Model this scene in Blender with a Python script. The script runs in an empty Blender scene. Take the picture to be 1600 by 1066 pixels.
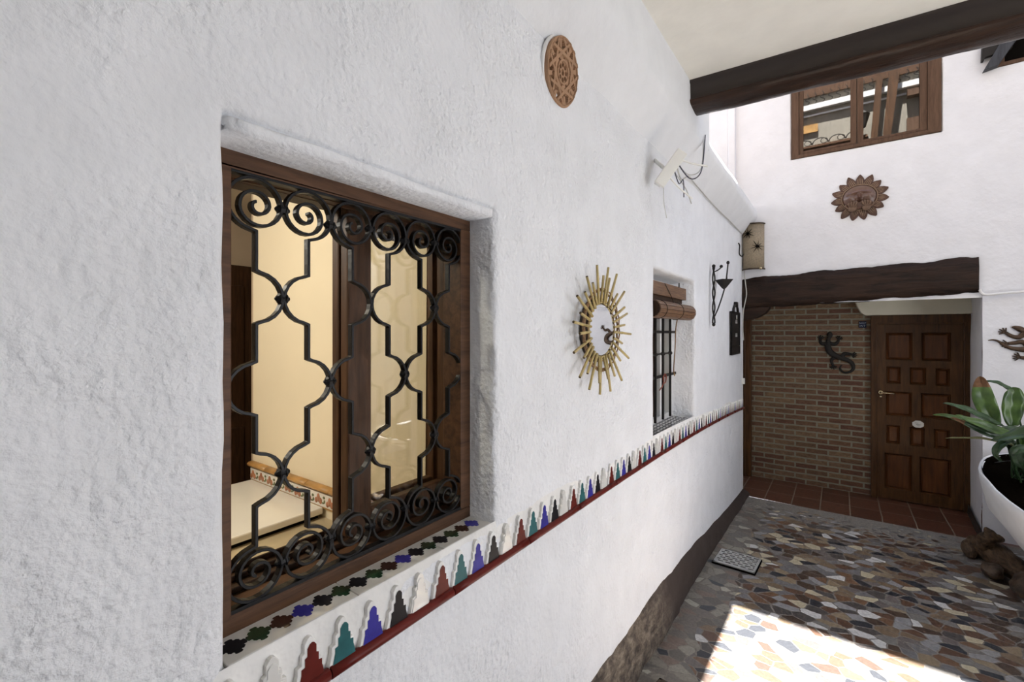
import bpy, math, random
from mathutils import Vector, noise, Matrix
random.seed(7)
PI = math.pi
C = bpy.context.scene.collection
sc = bpy.context.scene

# ------------------------------------------------------------------ materials
MATS = {}
def nt(name):
    m = bpy.data.materials.new(name); m.use_nodes = True
    t = m.node_tree; b = t.nodes['Principled BSDF']
    MATS[name] = m
    return m, t, b
def node(t, kind, **kw):
    n = t.nodes.new(kind)
    for k, v in kw.items():
        if k in n.inputs: n.inputs[k].default_value = v
        else: setattr(n, k, v)
    return n
def coords(t, scale=(1, 1, 1), kind='Object', rot=(0, 0, 0)):
    tc = node(t, 'ShaderNodeTexCoord'); mp = node(t, 'ShaderNodeMapping')
    mp.inputs['Scale'].default_value = scale; mp.inputs['Rotation'].default_value = rot
    t.links.new(tc.outputs[kind], mp.inputs['Vector'])
    return mp.outputs['Vector']
def ramp(t, fac, stops, interp='LINEAR'):
    r = node(t, 'ShaderNodeValToRGB'); cr = r.color_ramp; cr.interpolation = interp
    while len(cr.elements) > 1: cr.elements.remove(cr.elements[-1])
    cr.elements[0].position = stops[0][0]; cr.elements[0].color = (*stops[0][1], 1)
    for p, c in stops[1:]:
        e = cr.elements.new(p); e.color = (*c, 1)
    t.links.new(fac, r.inputs['Fac'])
    return r.outputs['Color']
def math_n(t, op, a, b=None, clamp=False):
    n = node(t, 'ShaderNodeMath', operation=op, use_clamp=clamp)
    for i, v in enumerate((a, b)):
        if v is None: continue
        if isinstance(v, (int, float)): n.inputs[i].default_value = v
        else: t.links.new(v, n.inputs[i])
    return n.outputs[0]
def bump(t, b, h, strength, dist, prev=None):
    n = node(t, 'ShaderNodeBump'); n.inputs['Strength'].default_value = strength; n.inputs['Distance'].default_value = dist
    t.links.new(h, n.inputs['Height'])
    if prev is not None: t.links.new(prev, n.inputs['Normal'])
    t.links.new(n.outputs['Normal'], b.inputs['Normal'])
    return n.outputs['Normal']
def mixc(t, fac, a, b, mode='MIX'):
    n = node(t, 'ShaderNodeMix', data_type='RGBA', blend_type=mode)
    for i, v in ((0, fac), (6, a), (7, b)):
        if isinstance(v, (int, float)): n.inputs[i].default_value = v
        elif isinstance(v, tuple): n.inputs[i].default_value = (*v, 1)
        else: t.links.new(v, n.inputs[i])
    return n.outputs[2]

def plaster(name, col, fine=70, amp=.004, patch=True, rough=.85, stain=.05, vor=True):
    m, t, b = nt(name)
    v = coords(t)
    n1 = node(t, 'ShaderNodeTexNoise', Scale=fine, Detail=3.0, Roughness=.55); t.links.new(v, n1.inputs['Vector'])
    n2 = node(t, 'ShaderNodeTexNoise', Scale=3.2, Detail=3.0); t.links.new(v, n2.inputs['Vector'])
    h = n1.outputs['Fac']
    if vor:
        n3 = node(t, 'ShaderNodeTexVoronoi', Scale=fine * .9, feature='SMOOTH_F1'); n3.inputs['Smoothness'].default_value = .6
        vv = coords(t, (1, 1.0, .7)); t.links.new(vv, n3.inputs['Vector'])
        inv = math_n(t, 'SUBTRACT', 1.0, n3.outputs['Distance'])
        h = math_n(t, 'ADD', math_n(t, 'MULTIPLY', h, .8), math_n(t, 'MULTIPLY', inv, .5))
    if patch:
        k = ramp(t, n2.outputs['Fac'], [(.35, (.25, .25, .25)), (.6, (1, 1, 1))])
        h = math_n(t, 'MULTIPLY', h, k)
    nrm = bump(t, b, h, 1.0, amp)
    n4 = node(t, 'ShaderNodeTexNoise', Scale=7.0, Detail=4.0); t.links.new(v, n4.inputs['Vector'])
    bump(t, b, n4.outputs['Fac'], .8, amp * 3, nrm)
    dk = tuple(c * (1 - stain) for c in col)
    cc = ramp(t, n4.outputs['Fac'], [(.35, dk), (.65, col)])
    t.links.new(cc, b.inputs['Base Color'])
    b.inputs['Roughness'].default_value = rough
    b.inputs['Specular IOR Level'].default_value = .25
    return m
def wood(name, c1, c2, axis='z', scale=14, rough=.5, amp=.002, coat=0, stretch=9):
    m, t, b = nt(name)
    s = {'x': (1 / stretch * 3, 3, 3), 'y': (3, 1 / stretch * 3, 3), 'z': (3, 3, 1 / stretch * 3)}[axis]
    v = coords(t, s)
    n1 = node(t, 'ShaderNodeTexNoise', Scale=scale, Detail=5.0, Roughness=.65, Distortion=.6); t.links.new(v, n1.inputs['Vector'])
    cc = ramp(t, n1.outputs['Fac'], [(.3, c1), (.7, c2)])
    t.links.new(cc, b.inputs['Base Color'])
    bump(t, b, n1.outputs['Fac'], .7, amp)
    b.inputs['Roughness'].default_value = rough; b.inputs['Specular IOR Level'].default_value = .22
    b.inputs['Coat Weight'].default_value = coat
    return m
def plain(name, col, rough=.5, metal=0, noise_amt=.15, nscale=20, amp=.0, coat=0, spec=.5):
    m, t, b = nt(name)
    v = coords(t)
    n1 = node(t, 'ShaderNodeTexNoise', Scale=nscale, Detail=4.0); t.links.new(v, n1.inputs['Vector'])
    cc = ramp(t, n1.outputs['Fac'], [(.3, tuple(c * (1 - noise_amt) for c in col)), (.7, col)])
    t.links.new(cc, b.inputs['Base Color'])
    if amp: bump(t, b, n1.outputs['Fac'], .8, amp)
    b.inputs['Roughness'].default_value = rough; b.inputs['Metallic'].default_value = metal
    b.inputs['Coat Weight'].default_value = coat; b.inputs['Specular IOR Level'].default_value = spec
    return m

plaster('plaster_rough', (.79, .80, .825), fine=75, amp=.009)
plaster('plaster_soft', (.79, .80, .815), fine=34, amp=.004, vor=False)
plaster('plaster_back', (.77, .77, .80), fine=28, amp=.003, vor=False)
plaster('plaster_hand', (.82, .81, .79), fine=22, amp=.006, vor=False, stain=.1)
plaster('ceiling_cream', (.87, .85, .78), fine=10, amp=.002, vor=False, patch=False)
plaster('cream_panel', (.62, .59, .48), fine=20, amp=.002, vor=False)
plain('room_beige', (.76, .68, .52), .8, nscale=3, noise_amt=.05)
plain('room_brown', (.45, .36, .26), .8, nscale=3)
plain('curb_paint', (.055, .036, .027), .75, nscale=30, amp=.008, noise_amt=.4)
wood('beam_wood', (.010, .006, .004), (.045, .022, .013), 'x', 9, .42, .012, .15)
plain('beam_paint', (.028, .018, .014), .5, nscale=8, amp=.003)
wood('lintel_wood', (.007, .004, .003), (.040, .021, .013), 'x', 8, .6, .02)
wood('frame_wood', (.050, .024, .012), (.125, .060, .030), 'y', 16, .5, .001)
wood('frame_wood_v', (.038, .018, .008), (.10, .046, .020), 'z', 16, .5, .001)
wood('frame_dark', (.020, .010, .005), (.060, .028, .013), 'z', 16, .5, .001)
wood('upper_wood', (.070, .038, .023), (.125, .072, .045), 'z', 16, .45, .001)
wood('door_wood', (.040, .018, .007), (.105, .048, .017), 'z', 12, .4, .001, .05)
wood('door_panel', (.048, .017, .006), (.125, .047, .015), 'z', 9, .38, .001, .08)
wood('plank_grey', (.03, .032, .038), (.065, .068, .078), 'z', 10, .6, .003)
plain('iron', (.006, .0055, .006), .42, metal=.2, spec=.3, nscale=60, amp=.0015, noise_amt=.3)
plain('iron_matt', (.020, .017, .015), .6, metal=.4, nscale=60, amp=.001)
plain('bronze', (.10, .062, .038), .5, metal=.6, nscale=50, amp=.002, noise_amt=.5)
plain('clay', (.40, .235, .135), .85, nscale=40, amp=.001, noise_amt=.25)
plain('clay_brown', (.125, .062, .042), .5, nscale=30, amp=.001, noise_amt=.3)
plain('clay_edge', (.17, .10, .062), .6, nscale=40, amp=.001, noise_amt=.3)
plain('clay_light', (.36, .24, .15), .6, nscale=40, noise_amt=.3)
plain('clay_face', (.135, .068, .045), .32, nscale=30, amp=.001, noise_amt=.3, spec=.7)
wood('drift_wood', (.022, .013, .007), (.15, .095, .055), 'y', 12, .6, .02)
plain('bamboo', (.56, .43, .17), .33, nscale=25, noise_amt=.35, spec=.6)
plain('bamboo_end', (.10, .065, .03), .8)
plain('cane', (.30, .17, .075), .55, nscale=50, noise_amt=.4)
plain('backing', (.05, .03, .02), .7)
plain('glaze_white', (.72, .71, .68), .12, nscale=12, noise_amt=.08, coat=.5)
plain('glaze_red', (.135, .020, .015), .28, nscale=30, noise_amt=.3, coat=.0, spec=.12)
plain('glaze_teal', (.035, .14, .15), .28, nscale=30, noise_amt=.3, coat=.0, spec=.12)
plain('glaze_blue', (.045, .04, .30), .28, nscale=30, noise_amt=.3, coat=.0, spec=.12)
plain('glaze_black', (.014, .014, .018), .28, nscale=30, noise_amt=.3, coat=.0, spec=.12)
plain('glaze_green', (.016, .055, .022), .15, nscale=30, noise_amt=.3, coat=.5)
plain('glaze_brown', (.05, .016, .010), .15, nscale=30, noise_amt=.3, coat=.5)
plain('grout', (.30, .29, .26), .9)
plain('white_paint', (.78, .78, .76), .4, noise_amt=.04)
plain('white_plastic', (.84, .83, .78), .4, noise_amt=.05)
plain('cable', (.55, .54, .50), .5)
plain('cable_dark', (.06, .06, .08), .5)
plain('black_void', (.008, .007, .006), 1.0, spec=0)
plain('steel', (.62, .62, .60), .38, metal=.35, nscale=25, noise_amt=.25)
plain('brass', (.72, .60, .38), .25, metal=.9)
plain('sign_blue', (.004, .008, .035), .5, spec=.2)
plain('sign_text', (.40, .45, .52), .4)
plain('counter_white', (.80, .79, .75), .12, nscale=4, noise_amt=.04)
plain('marble', (.50, .42, .28), .3, nscale=10, noise_amt=.25)
plain('fruit_red', (.40, .17, .09), .3, nscale=60, noise_amt=.3)
plain('fruit_green', (.13, .15, .07), .3)
plain('trim_ochre', (.48, .27, .09), .4, nscale=18, noise_amt=.3)
plain('soil', (.006, .0045, .003), 1.0, nscale=60, amp=.01, noise_amt=.5, spec=0)
plain('rattan', (.36, .29, .20), .7, nscale=90, noise_amt=.35, amp=.001)
plain('stone_brown', (.10, .062, .035), .6, nscale=22, amp=.02, noise_amt=.7)
plain('facade_cream', (.27, .245, .20), .8, nscale=5)
plain('curtain', (.12, .09, .06), .8, nscale=9, noise_amt=.4)
plain('twine', (.30, .08, .05), .7)
plain('pipe_white', (.78, .77, .76), .5, noise_amt=.03)

def mk_mirror():
    m, t, b = nt('mirror'); b.inputs['Metallic'].default_value = 1; b.inputs['Roughness'].default_value = .01
    b.inputs['Base Color'].default_value = (.92, .93, .95, 1)
mk_mirror()
def mk_glass(name, f0, tint=(1, 1, 1)):
    m = bpy.data.materials.new(name); m.use_nodes = True; t = m.node_tree; MATS[name] = m
    t.nodes.clear(); o = node(t, 'ShaderNodeOutputMaterial')
    fr = node(t, 'ShaderNodeFresnel')
    ge = node(t, 'ShaderNodeNewGeometry'); io = math_n(t, 'ADD', f0, math_n(t, 'MULTIPLY', ge.outputs['Backfacing'], 1 / f0 - f0)); t.links.new(io, fr.inputs['IOR'])
    g = node(t, 'ShaderNodeBsdfGlossy', Roughness=0.0); tr = node(t, 'ShaderNodeBsdfTransparent')
    tr.inputs['Color'].default_value = (*tint, 1)
    mx = node(t, 'ShaderNodeMixShader')
    t.links.new(fr.outputs[0], mx.inputs[0]); t.links.new(tr.outputs[0], mx.inputs[1]); t.links.new(g.outputs[0], mx.inputs[2])
    t.links.new(mx.outputs[0], o.inputs['Surface'])
mk_glass('glass', 1.75, (.97, .97, .95))
mk_glass('glass_reflective', 3.2, (.85, .85, .82))

def mk_blind():
    m, t, b = nt('blind_slats')
    v = coords(t)
    n1 = node(t, 'ShaderNodeTexNoise', Scale=18.0, Detail=4.0)
    v2 = coords(t, (8, .6, 8)); t.links.new(v2, n1.inputs['Vector'])
    cc = ramp(t, n1.outputs['Fac'], [(.3, (.10, .048, .026)), (.7, (.23, .13, .070))])
    t.links.new(cc, b.inputs['Base Color']); b.inputs['Roughness'].default_value = .45
mk_blind()

def mk_mosaic():
    m, t, b = nt('mosaic')
    v = coords(t, (1, 1, 1))
    nz = node(t, 'ShaderNodeTexNoise', Scale=6.0, Detail=2.0); t.links.new(v, nz.inputs['Vector'])
    sub = node(t, 'ShaderNodeVectorMath', operation='SUBTRACT'); t.links.new(nz.outputs['Color'], sub.inputs[0]); sub.inputs[1].default_value = (.5, .5, .5)
    scl = node(t, 'ShaderNodeVectorMath', operation='SCALE'); t.links.new(sub.outputs[0], scl.inputs[0]); scl.inputs['Scale'].default_value = .035
    ad = node(t, 'ShaderNodeVectorMath', operation='ADD'); t.links.new(v, ad.inputs[0]); t.links.new(scl.outputs[0], ad.inputs[1])
    mp = node(t, 'ShaderNodeMapping'); mp.inputs['Scale'].default_value = (11.5, 16.5, 1); mp.inputs['Rotation'].default_value = (0, 0, .35)
    t.links.new(ad.outputs[0], mp.inputs['Vector'])
    def vor(feature):
        n = node(t, 'ShaderNodeTexVoronoi', voronoi_dimensions='2D', feature=feature); n.inputs['Scale'].default_value = 1.0
        n.inputs['Randomness'].default_value = 1.0
        t.links.new(mp.outputs[0], n.inputs['Vector']); return n
    a = vor('F1'); e = vor('DISTANCE_TO_EDGE')
    sep = node(t, 'ShaderNodeSeparateColor'); t.links.new(a.outputs['Color'], sep.inputs[0])
    pal = [(0, (.26, .20, .13)), (.08, (.17, .165, .165)), (.17, (.035, .038, .045)), (.25, (.12, .065, .042)), (.36, (.19, .135, .085)), (.45, (.27, .265, .265)),
           (.53, (.075, .048, .035)), (.61, (.48, .42, .29)), (.68, (.15, .13, .12)), (.77, (.085, .075, .07)), (.84, (.17, .095, .055)), (.90, (.58, .57, .55)), (.94, (.19, .18, .165))]
    col = ramp(t, sep.outputs['Red'], pal, 'CONSTANT')
    grey = ramp(t, sep.outputs['Red'], [(0, (.17, .15, .13)), (.2, (.24, .22, .18)), (.35, (.13, .115, .10)), (.5, (.20, .15, .12)), (.62, (.28, .26, .21)), (.8, (.15, .14, .125)), (.93, (.42, .40, .33)), (.97, (.05, .055, .065))], 'CONSTANT')
    sx = node(t, 'ShaderNodeSeparateXYZ'); t.links.new(v, sx.inputs[0])
    n5 = node(t, 'ShaderNodeTexNoise', Scale=1.7, Detail=3.0); t.links.new(v, n5.inputs['Vector'])
    # plainer grey stones near the left wall
    g1 = math_n(t, 'ADD', math_n(t, 'MULTIPLY', sx.outputs['X'], -2.2), math_n(t, 'MULTIPLY', n5.outputs['Fac'], 1.6))
    gm = ramp(t, g1, [(.0, (0, 0, 0)), (.99, (0, 0, 0)), (1.0, (1, 1, 1))])
    g2 = math_n(t, 'GREATER_THAN', g1, 2.05)
    col = mixc(t, g2, col, grey)
    sp = node(t, 'ShaderNodeTexNoise', Scale=60.0, Detail=5.0, Roughness=.7); t.links.new(v, sp.inputs['Vector'])
    spc = ramp(t, sp.outputs['Fac'], [(.3, (.72, .72, .72)), (.7, (1.2, 1.2, 1.2))])
    col = mixc(t, 1.0, col, spc, 'MULTIPLY')
    # grout width varies
    n6 = node(t, 'ShaderNodeTexNoise', Scale=3.0, Detail=3.0); t.links.new(v, n6.inputs['Vector'])
    w = math_n(t, 'ADD', .032, math_n(t, 'MULTIPLY', math_n(t, 'SUBTRACT', n6.outputs['Fac'], .45, True), .22))
    # wide cement by the wall and by the porch
    ey = math_n(t, 'MULTIPLY', math_n(t, 'SUBTRACT', sx.outputs['Y'], 4.75, True), 1.6)
    ex = math_n(t, 'MULTIPLY', math_n(t, 'SUBTRACT', math_n(t, 'MULTIPLY', sx.outputs['X'], -1.0), .74, True), 3.2)
    w = math_n(t, 'ADD', w, math_n(t, 'MULTIPLY', math_n(t, 'ADD', ey, ex), n6.outputs['Fac']))
    gr = math_n(t, 'LESS_THAN', e.outputs['Distance'], w)
    gcol = ramp(t, sp.outputs['Fac'], [(.3, (.15, .135, .115)), (.7, (.29, .265, .23))])
    col = mixc(t, gr, col, gcol)
    t.links.new(col, b.inputs['Base Color'])
    hgt = math_n(t, 'SUBTRACT', 1.0, gr)
    n = bump(t, b, hgt, .5, .003)
    bump(t, b, sp.outputs['Fac'], .35, .003, n)
    rr = ramp(t, gr, [(0, (.32, .32, .32)), (1, (.9, .9, .9))]); t.links.new(rr, b.inputs['Roughness'])
mk_mosaic()

def mk_brick(name, axes, bw, rh, mortar, cols, mcol, offset=.5, rough=.85, amp=.006, freq=2, squash=1.0, off=(0, 0)):
    m, t, b = nt(name)
    tc = node(t, 'ShaderNodeTexCoord'); sx = node(t, 'ShaderNodeSeparateXYZ'); t.links.new(tc.outputs['Object'], sx.inputs[0])
    cb = node(t, 'ShaderNodeCombineXYZ')
    t.links.new(math_n(t, 'ADD', sx.outputs[axes[0]], off[0]), cb.inputs[0]); t.links.new(math_n(t, 'ADD', sx.outputs[axes[1]], off[1]), cb.inputs[1])
    nz = node(t, 'ShaderNodeTexNoise', Scale=9.0, Detail=3.0); t.links.new(cb.outputs[0], nz.inputs['Vector'])
    sub = node(t, 'ShaderNodeVectorMath', operation='SUBTRACT'); t.links.new(nz.outputs['Color'], sub.inputs[0]); sub.inputs[1].default_value = (.5, .5, .5)
    scl = node(t, 'ShaderNodeVectorMath', operation='SCALE'); t.links.new(sub.outputs[0], scl.inputs[0]); scl.inputs['Scale'].default_value = .008
    ad = node(t, 'ShaderNodeVectorMath', operation='ADD'); t.links.new(cb.outputs[0], ad.inputs[0]); t.links.new(scl.outputs[0], ad.inputs[1])
    br = node(t, 'ShaderNodeTexBrick', offset=offset, offset_frequency=freq, squash=squash)
    br.inputs['Scale'].default_value = 1; br.inputs['Brick Width'].default_value = bw; br.inputs['Row Height'].default_value = rh
    br.inputs['Mortar Size'].default_value = mortar; br.inputs['Mortar Smooth'].default_value = .15; br.inputs['Bias'].default_value = 0
    br.inputs['Color1'].default_value = (0, 0, 0, 1); br.inputs['Color2'].default_value = (1, 1, 1, 1); br.inputs['Mortar'].default_value = (.5, .5, .5, 1)
    t.links.new(ad.outputs[0], br.inputs['Vector'])
    col = ramp(t, br.outputs['Color'], cols)
    v = coords(t, (1, 1, 3)); n2 = node(t, 'ShaderNodeTexNoise', Scale=28.0, Detail=5.0, Roughness=.7); t.links.new(v, n2.inputs['Vector'])
    k = ramp(t, n2.outputs['Fac'], [(.3, (.55, .5, .5)), (.7, (1.35, 1.3, 1.25))])
    col = mixc(t, 1.0, col, k, 'MULTIPLY')
    mc = mixc(t, n2.outputs['Fac'], tuple(c * .8 for c in mcol), tuple(c * 1.2 for c in mcol))
    col = mixc(t, br.outputs['Fac'], col, mc)
    t.links.new(col, b.inputs['Base Color']); b.inputs['Roughness'].default_value = rough
    h = math_n(t, 'ADD', math_n(t, 'SUBTRACT', 1.0, br.outputs['Fac']), math_n(t, 'MULTIPLY', n2.outputs['Fac'], .5))
    bump(t, b, h, .9, amp)
mk_brick('brick', ('X', 'Z'), .205, .0595, .0085, [(0, (.115, .055, .036)), (.3, (.16, .088, .054)), (.55, (.145, .092, .056)), (.75, (.21, .14, .082)), (1, (.18, .115, .075))], (.235, .22, .165))
mk_brick('terracotta', ('X', 'Y'), .235, .31, .0055, [(0, (.085, .036, .022)), (.5, (.125, .054, .033)), (1, (.105, .046, .028))], (.24, .20, .15), offset=0, rough=.35, amp=.003, off=(.155, .33))

def mk_leaf():
    m, t, b = nt('leaf_green')
    v = coords(t); n1 = node(t, 'ShaderNodeTexNoise', Scale=14.0, Detail=3.0); t.links.new(v, n1.inputs['Vector'])
    cc = ramp(t, n1.outputs['Fac'], [(.3, (.030, .070, .016)), (.7, (.095, .17, .035))])
    t.links.new(cc, b.inputs['Base Color']); b.inputs['Roughness'].default_value = .32
    b.inputs['Transmission Weight'].default_value = 0
mk_leaf()
plain('leaf_dark', (.040, .085, .030), .3, nscale=14, noise_amt=.4)
plain('leaf_bright', (.09, .19, .025), .35, nscale=14, noise_amt=.3)
plain('leaf_brown', (.21, .10, .045), .8, nscale=40, noise_amt=.5)
plain('leaf_dry', (.26, .26, .12), .6, nscale=20, noise_amt=.3)

# ------------------------------------------------------------------ mesh helper
LOC = {}
class M:
    def __init__(s): s.v = []; s.f = []; s.m = []; s.sm = []
    def add(s, verts, faces, mat=0, smooth=False):
        o = len(s.v); s.v += [tuple(p) for p in verts]
        for f in faces: s.f.append(tuple(i + o for i in f)); s.m.append(mat); s.sm.append(smooth)
        return s
    def box(s, x0, x1, y0, y1, z0, z1, mat=0):
        v = [(x, y, z) for x in (x0, x1) for y in (y0, y1) for z in (z0, z1)]
        return s.add(v, [(0, 1, 3, 2), (4, 6, 7, 5), (0, 4, 5, 1), (2, 3, 7, 6), (0, 2, 6, 4), (1, 5, 7, 3)], mat)
    def cbox(s, x0, x1, y0, y1, z0, z1, c=.003, mat=0, ax='x'):
        # box whose face looking along +ax (or -ax) has chamfered edges
        p = [(y0, z0), (y1, z0), (y1, z1), (y0, z1)]
        return s.box(x0, x1, y0, y1, z0, z1, mat)
    def tube(s, pts, r, seg=8, mat=0, cap=True, flat=1.0, up=None, capmat=None):
        pts = [Vector(p) for p in pts]; n = len(pts)
        rs = r if isinstance(r, (list, tuple)) else [r] * n
        rings = []
        ref = None
        for i, p in enumerate(pts):
            d = (pts[min(i + 1, n - 1)] - pts[max(i - 1, 0)])
            if d.length < 1e-9: d = Vector((0, 0, 1))
            d.normalize()
            if up is not None: a = Vector(up) - d * d.dot(Vector(up))
            elif ref is None:
                a = Vector((0, 0, 1)) if abs(d.z) < .9 else Vector((1, 0, 0)); a = a - d * d.dot(a)
            else: a = ref - d * d.dot(ref)
            if a.length < 1e-6: a = d.orthogonal()
            a.normalize(); ref = a; b_ = d.cross(a)
            rings.append([p + (a * math.cos(2 * PI * k / seg) * flat + b_ * math.sin(2 * PI * k / seg)) * rs[i] for k in range(seg)])
        vs = [q for rg in rings for q in rg]; fs = []
        for i in range(n - 1):
            for k in range(seg):
                k2 = (k + 1) % seg
                fs.append((i * seg + k, i * seg + k2, (i + 1) * seg + k2, (i + 1) * seg + k))
        s.add(vs, fs, mat, True)
        if cap:
            cm = mat if capmat is None else capmat
            s.add(rings[0], [tuple(reversed(range(seg)))], cm); s.add(rings[-1], [tuple(range(seg))], cm)
        return s
    def lathe(s, c, prof, axis='z', seg=16, mat=0, smooth=True):
        c = Vector(c)
        A = {'x': (Vector((0, 1, 0)), Vector((0, 0, 1)), Vector((1, 0, 0))), 'y': (Vector((0, 0, 1)), Vector((1, 0, 0)), Vector((0, 1, 0))), 'z': (Vector((1, 0, 0)), Vector((0, 1, 0)), Vector((0, 0, 1)))}[axis]
        vs = []
        for r, h in prof:
            for k in range(seg):
                a = 2 * PI * k / seg
                vs.append(c + A[0] * math.cos(a) * r + A[1] * math.sin(a) * r + A[2] * h)
        fs = []
        for i in range(len(prof) - 1):
            for k in range(seg):
                k2 = (k + 1) % seg; fs.append((i * seg + k, i * seg + k2, (i + 1) * seg + k2, (i + 1) * seg + k))
        return s.add(vs, fs, mat, smooth)
    def prism(s, poly, fn, d0, d1, mat=0, sidemat=None):
        # poly in 2-D, fn(u, v, d) -> 3-D
        n = len(poly)
        vs = [fn(u, v, d0) for u, v in poly] + [fn(u, v, d1) for u, v in poly]
        sm = mat if sidemat is None else sidemat
        s.add(vs, [tuple(range(n, 2 * n))], mat)
        s.add(vs, [tuple(reversed(range(n)))], sm)
        s.add(vs, [(i, (i + 1) % n, n + (i + 1) % n, n + i) for i in range(n)], sm)
        return s
    def ell(s, c, r, seg=12, rings=8, mat=0, nz=0, nf=6):
        vs = []; fs = []
        for i in range(rings + 1):
            th = PI * i / rings
            for k in range(seg):
                a = 2 * PI * k / seg
                d = Vector((math.sin(th) * math.cos(a), math.sin(th) * math.sin(a), math.cos(th)))
                q = 1 + (noise.noise((d * 1.3 + Vector(c) * 7) * 1.0) * nz if nz else 0) + (noise.noise(d * nf + Vector(c) * 3) * nz * .45 if nz else 0)
                vs.append((c[0] + d.x * r[0] * q, c[1] + d.y * r[1] * q, c[2] + d.z * r[2] * q))
        for i in range(rings):
            for k in range(seg):
                k2 = (k + 1) % seg; fs.append((i * seg + k, (i + 1) * seg + k, (i + 1) * seg + k2, i * seg + k2))
        return s.add(vs, fs, mat, True)
    def build(s, name, mats, parent=None, bevel=0, **props):
        o = Vector((0, 0, 0)); p = parent
        while p is not None: o += Vector(p.location); p = p.parent
        me = bpy.data.meshes.new(name)
        me.from_pydata([tuple(Vector(q) - o) for q in s.v], [], s.f)
        for mn in ([mats] if isinstance(mats, str) else mats): me.materials.append(MATS[mn])
        me.polygons.foreach_set('material_index', s.m); me.polygons.foreach_set('use_smooth', s.sm)
        me.update()
        import bmesh
        bm = bmesh.new(); bm.from_mesh(me); bmesh.ops.remove_doubles(bm, verts=bm.verts, dist=1e-6)
        bmesh.ops.recalc_face_normals(bm, faces=bm.faces)
        bm.to_mesh(me); bm.free()
        ob = bpy.data.objects.new(name, me); C.objects.link(ob)
        if parent is not None: ob.parent = parent
        if bevel:
            md = ob.modifiers.new('edge', 'BEVEL'); md.width = bevel; md.segments = 2; md.limit_method = 'ANGLE'; md.angle_limit = .8
        for k, v in props.items(): ob[k] = v
        return ob
def empty(name, loc, label=None, category=None, group=None, kind=None):
    o = bpy.data.objects.new(name, None); C.objects.link(o); o.location = loc; o.empty_display_size = .05
    if label: o['label'] = label
    if category: o['category'] = category
    if group: o['group'] = group
    if kind: o['kind'] = kind
    return o
def smooth_path(pts, n=6):
    # Catmull-Rom through the points (3-D, or 4-D with a radius last)
    P = [tuple(p) for p in pts]; out = []
    for i in range(len(P) - 1):
        p0 = P[max(i - 1, 0)]; p1 = P[i]; p2 = P[i + 1]; p3 = P[min(i + 2, len(P) - 1)]
        for k in range(n):
            t = k / n
            out.append(tuple(.5 * ((2 * b) + (-a + c) * t + (2 * a - 5 * b + 4 * c - d) * t * t + (-a + 3 * b - 3 * c + d) * t ** 3) for a, b, c, d in zip(p0, p1, p2, p3)))
    out.append(P[-1]); return out
def fbm(p, s=1.0, o=3):
    return noise.fractal(Vector(p) * s, 1.0, 2.0, o)

# ------------------------------------------------------------------ walls as displaced sheets with openings
def sheet(name, mat, fn, u0, u1, w0, w1, step, holes, amp=.003, nfreq=2.2, round_r=.02, **props):
    """fn(u, w, depth) -> point; holes: (outer u0,u1,w0,w1), (inner u0,u1,w0,w1), depth"""
    us = set(); ws = set()
    def fill(a, b, S):
        n = max(1, round((b - a) / step))
        for i in range(n + 1): S.add(round(a + (b - a) * i / n, 5))
    fill(u0, u1, us); fill(w0, w1, ws)
    offs = (.03, .02, .012, .007, .003, 0)
    hu = set(); hw = set()
    for (a, b, c, d), (ia, ib, ic, id_), dep in holes:
        for q in offs: hu |= {round(a - q, 5), round(b + q, 5)}; hw |= {round(c - q, 5), round(d + q, 5)}
        hu |= {ia, ib}; hw |= {ic, id_}
    us = sorted([x for x in us if all(abs(x - q) > .006 for q in hu)] + [q for q in hu if u0 <= q <= u1])
    ws = sorted([x for x in ws if all(abs(x - q) > .006 for q in hw)] + [q for q in hw if w0 <= q <= w1])
    vs = []; idx = {}
    R = round_r
    for i, u in enumerate(us):
        for j, w in enumerate(ws):
            dep = noise.fractal(Vector((u * nfreq, w * nfreq, 3.1)), 1.0, 2.0, 3) * amp
            uu, ww = u, w
            for (a, b, c, d), (ia, ib, ic, id_), D in holes:
                if ia - 1e-6 <= u <= ib + 1e-6 and ic - 1e-6 <= w <= id_ + 1e-6:
                    dep = D
                else:
                    dx = max(a - u, u - b); dy = max(c - w, w - d)
                    o = max(dx, dy) if (dx <= 0 or dy <= 0) else math.hypot(dx, dy)
                    if o < 0:   # on the sloping reveal between outer and inner outline
                        pass
                    if o < R:
                        oo = max(o, 0); k = 1 - oo / R
                        dep += R * (1 - math.sqrt(max(0, 1 - k * k))) if o >= 0 else 0
                        wob = noise.noise(Vector((u * 9, w * 9, 1.7))) * .005 * (1 - oo / R)
                        uu += wob * (1 if dx > dy else 0); ww += wob * (0 if dx > dy else 1)
            idx[i, j] = len(vs); vs.append(fn(uu, ww, dep))
    fs = []
    for i in range(len(us) - 1):
        for j in range(len(ws) - 1):
            cu = (us[i] + us[i + 1]) / 2; cw = (ws[j] + ws[j + 1]) / 2
            if any(ia < cu < ib and ic < cw < id_ for _, (ia, ib, ic, id_), _ in holes): continue
            fs.append((idx[i, j], idx[i + 1, j], idx[i + 1, j + 1], idx[i, j + 1]))
    m = M(); m.add(vs, fs, 0, True)
    return m.build(name, mat, None, **props)

WX = -.836
sheet('wall_left', 'plaster_rough', lambda u, w, d: (WX - d, u, w), -3.0, 5.33, -.02, 2.76, .05,
      [((.34, 1.07, 1.128, 2.072), (.345, 1.064, 1.132, 2.043), .095), ((2.515, 3.38, 1.09, 2.06), (2.52, 3.34, 1.095, 2.045), .16)],
      amp=.006, kind='structure')
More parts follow.
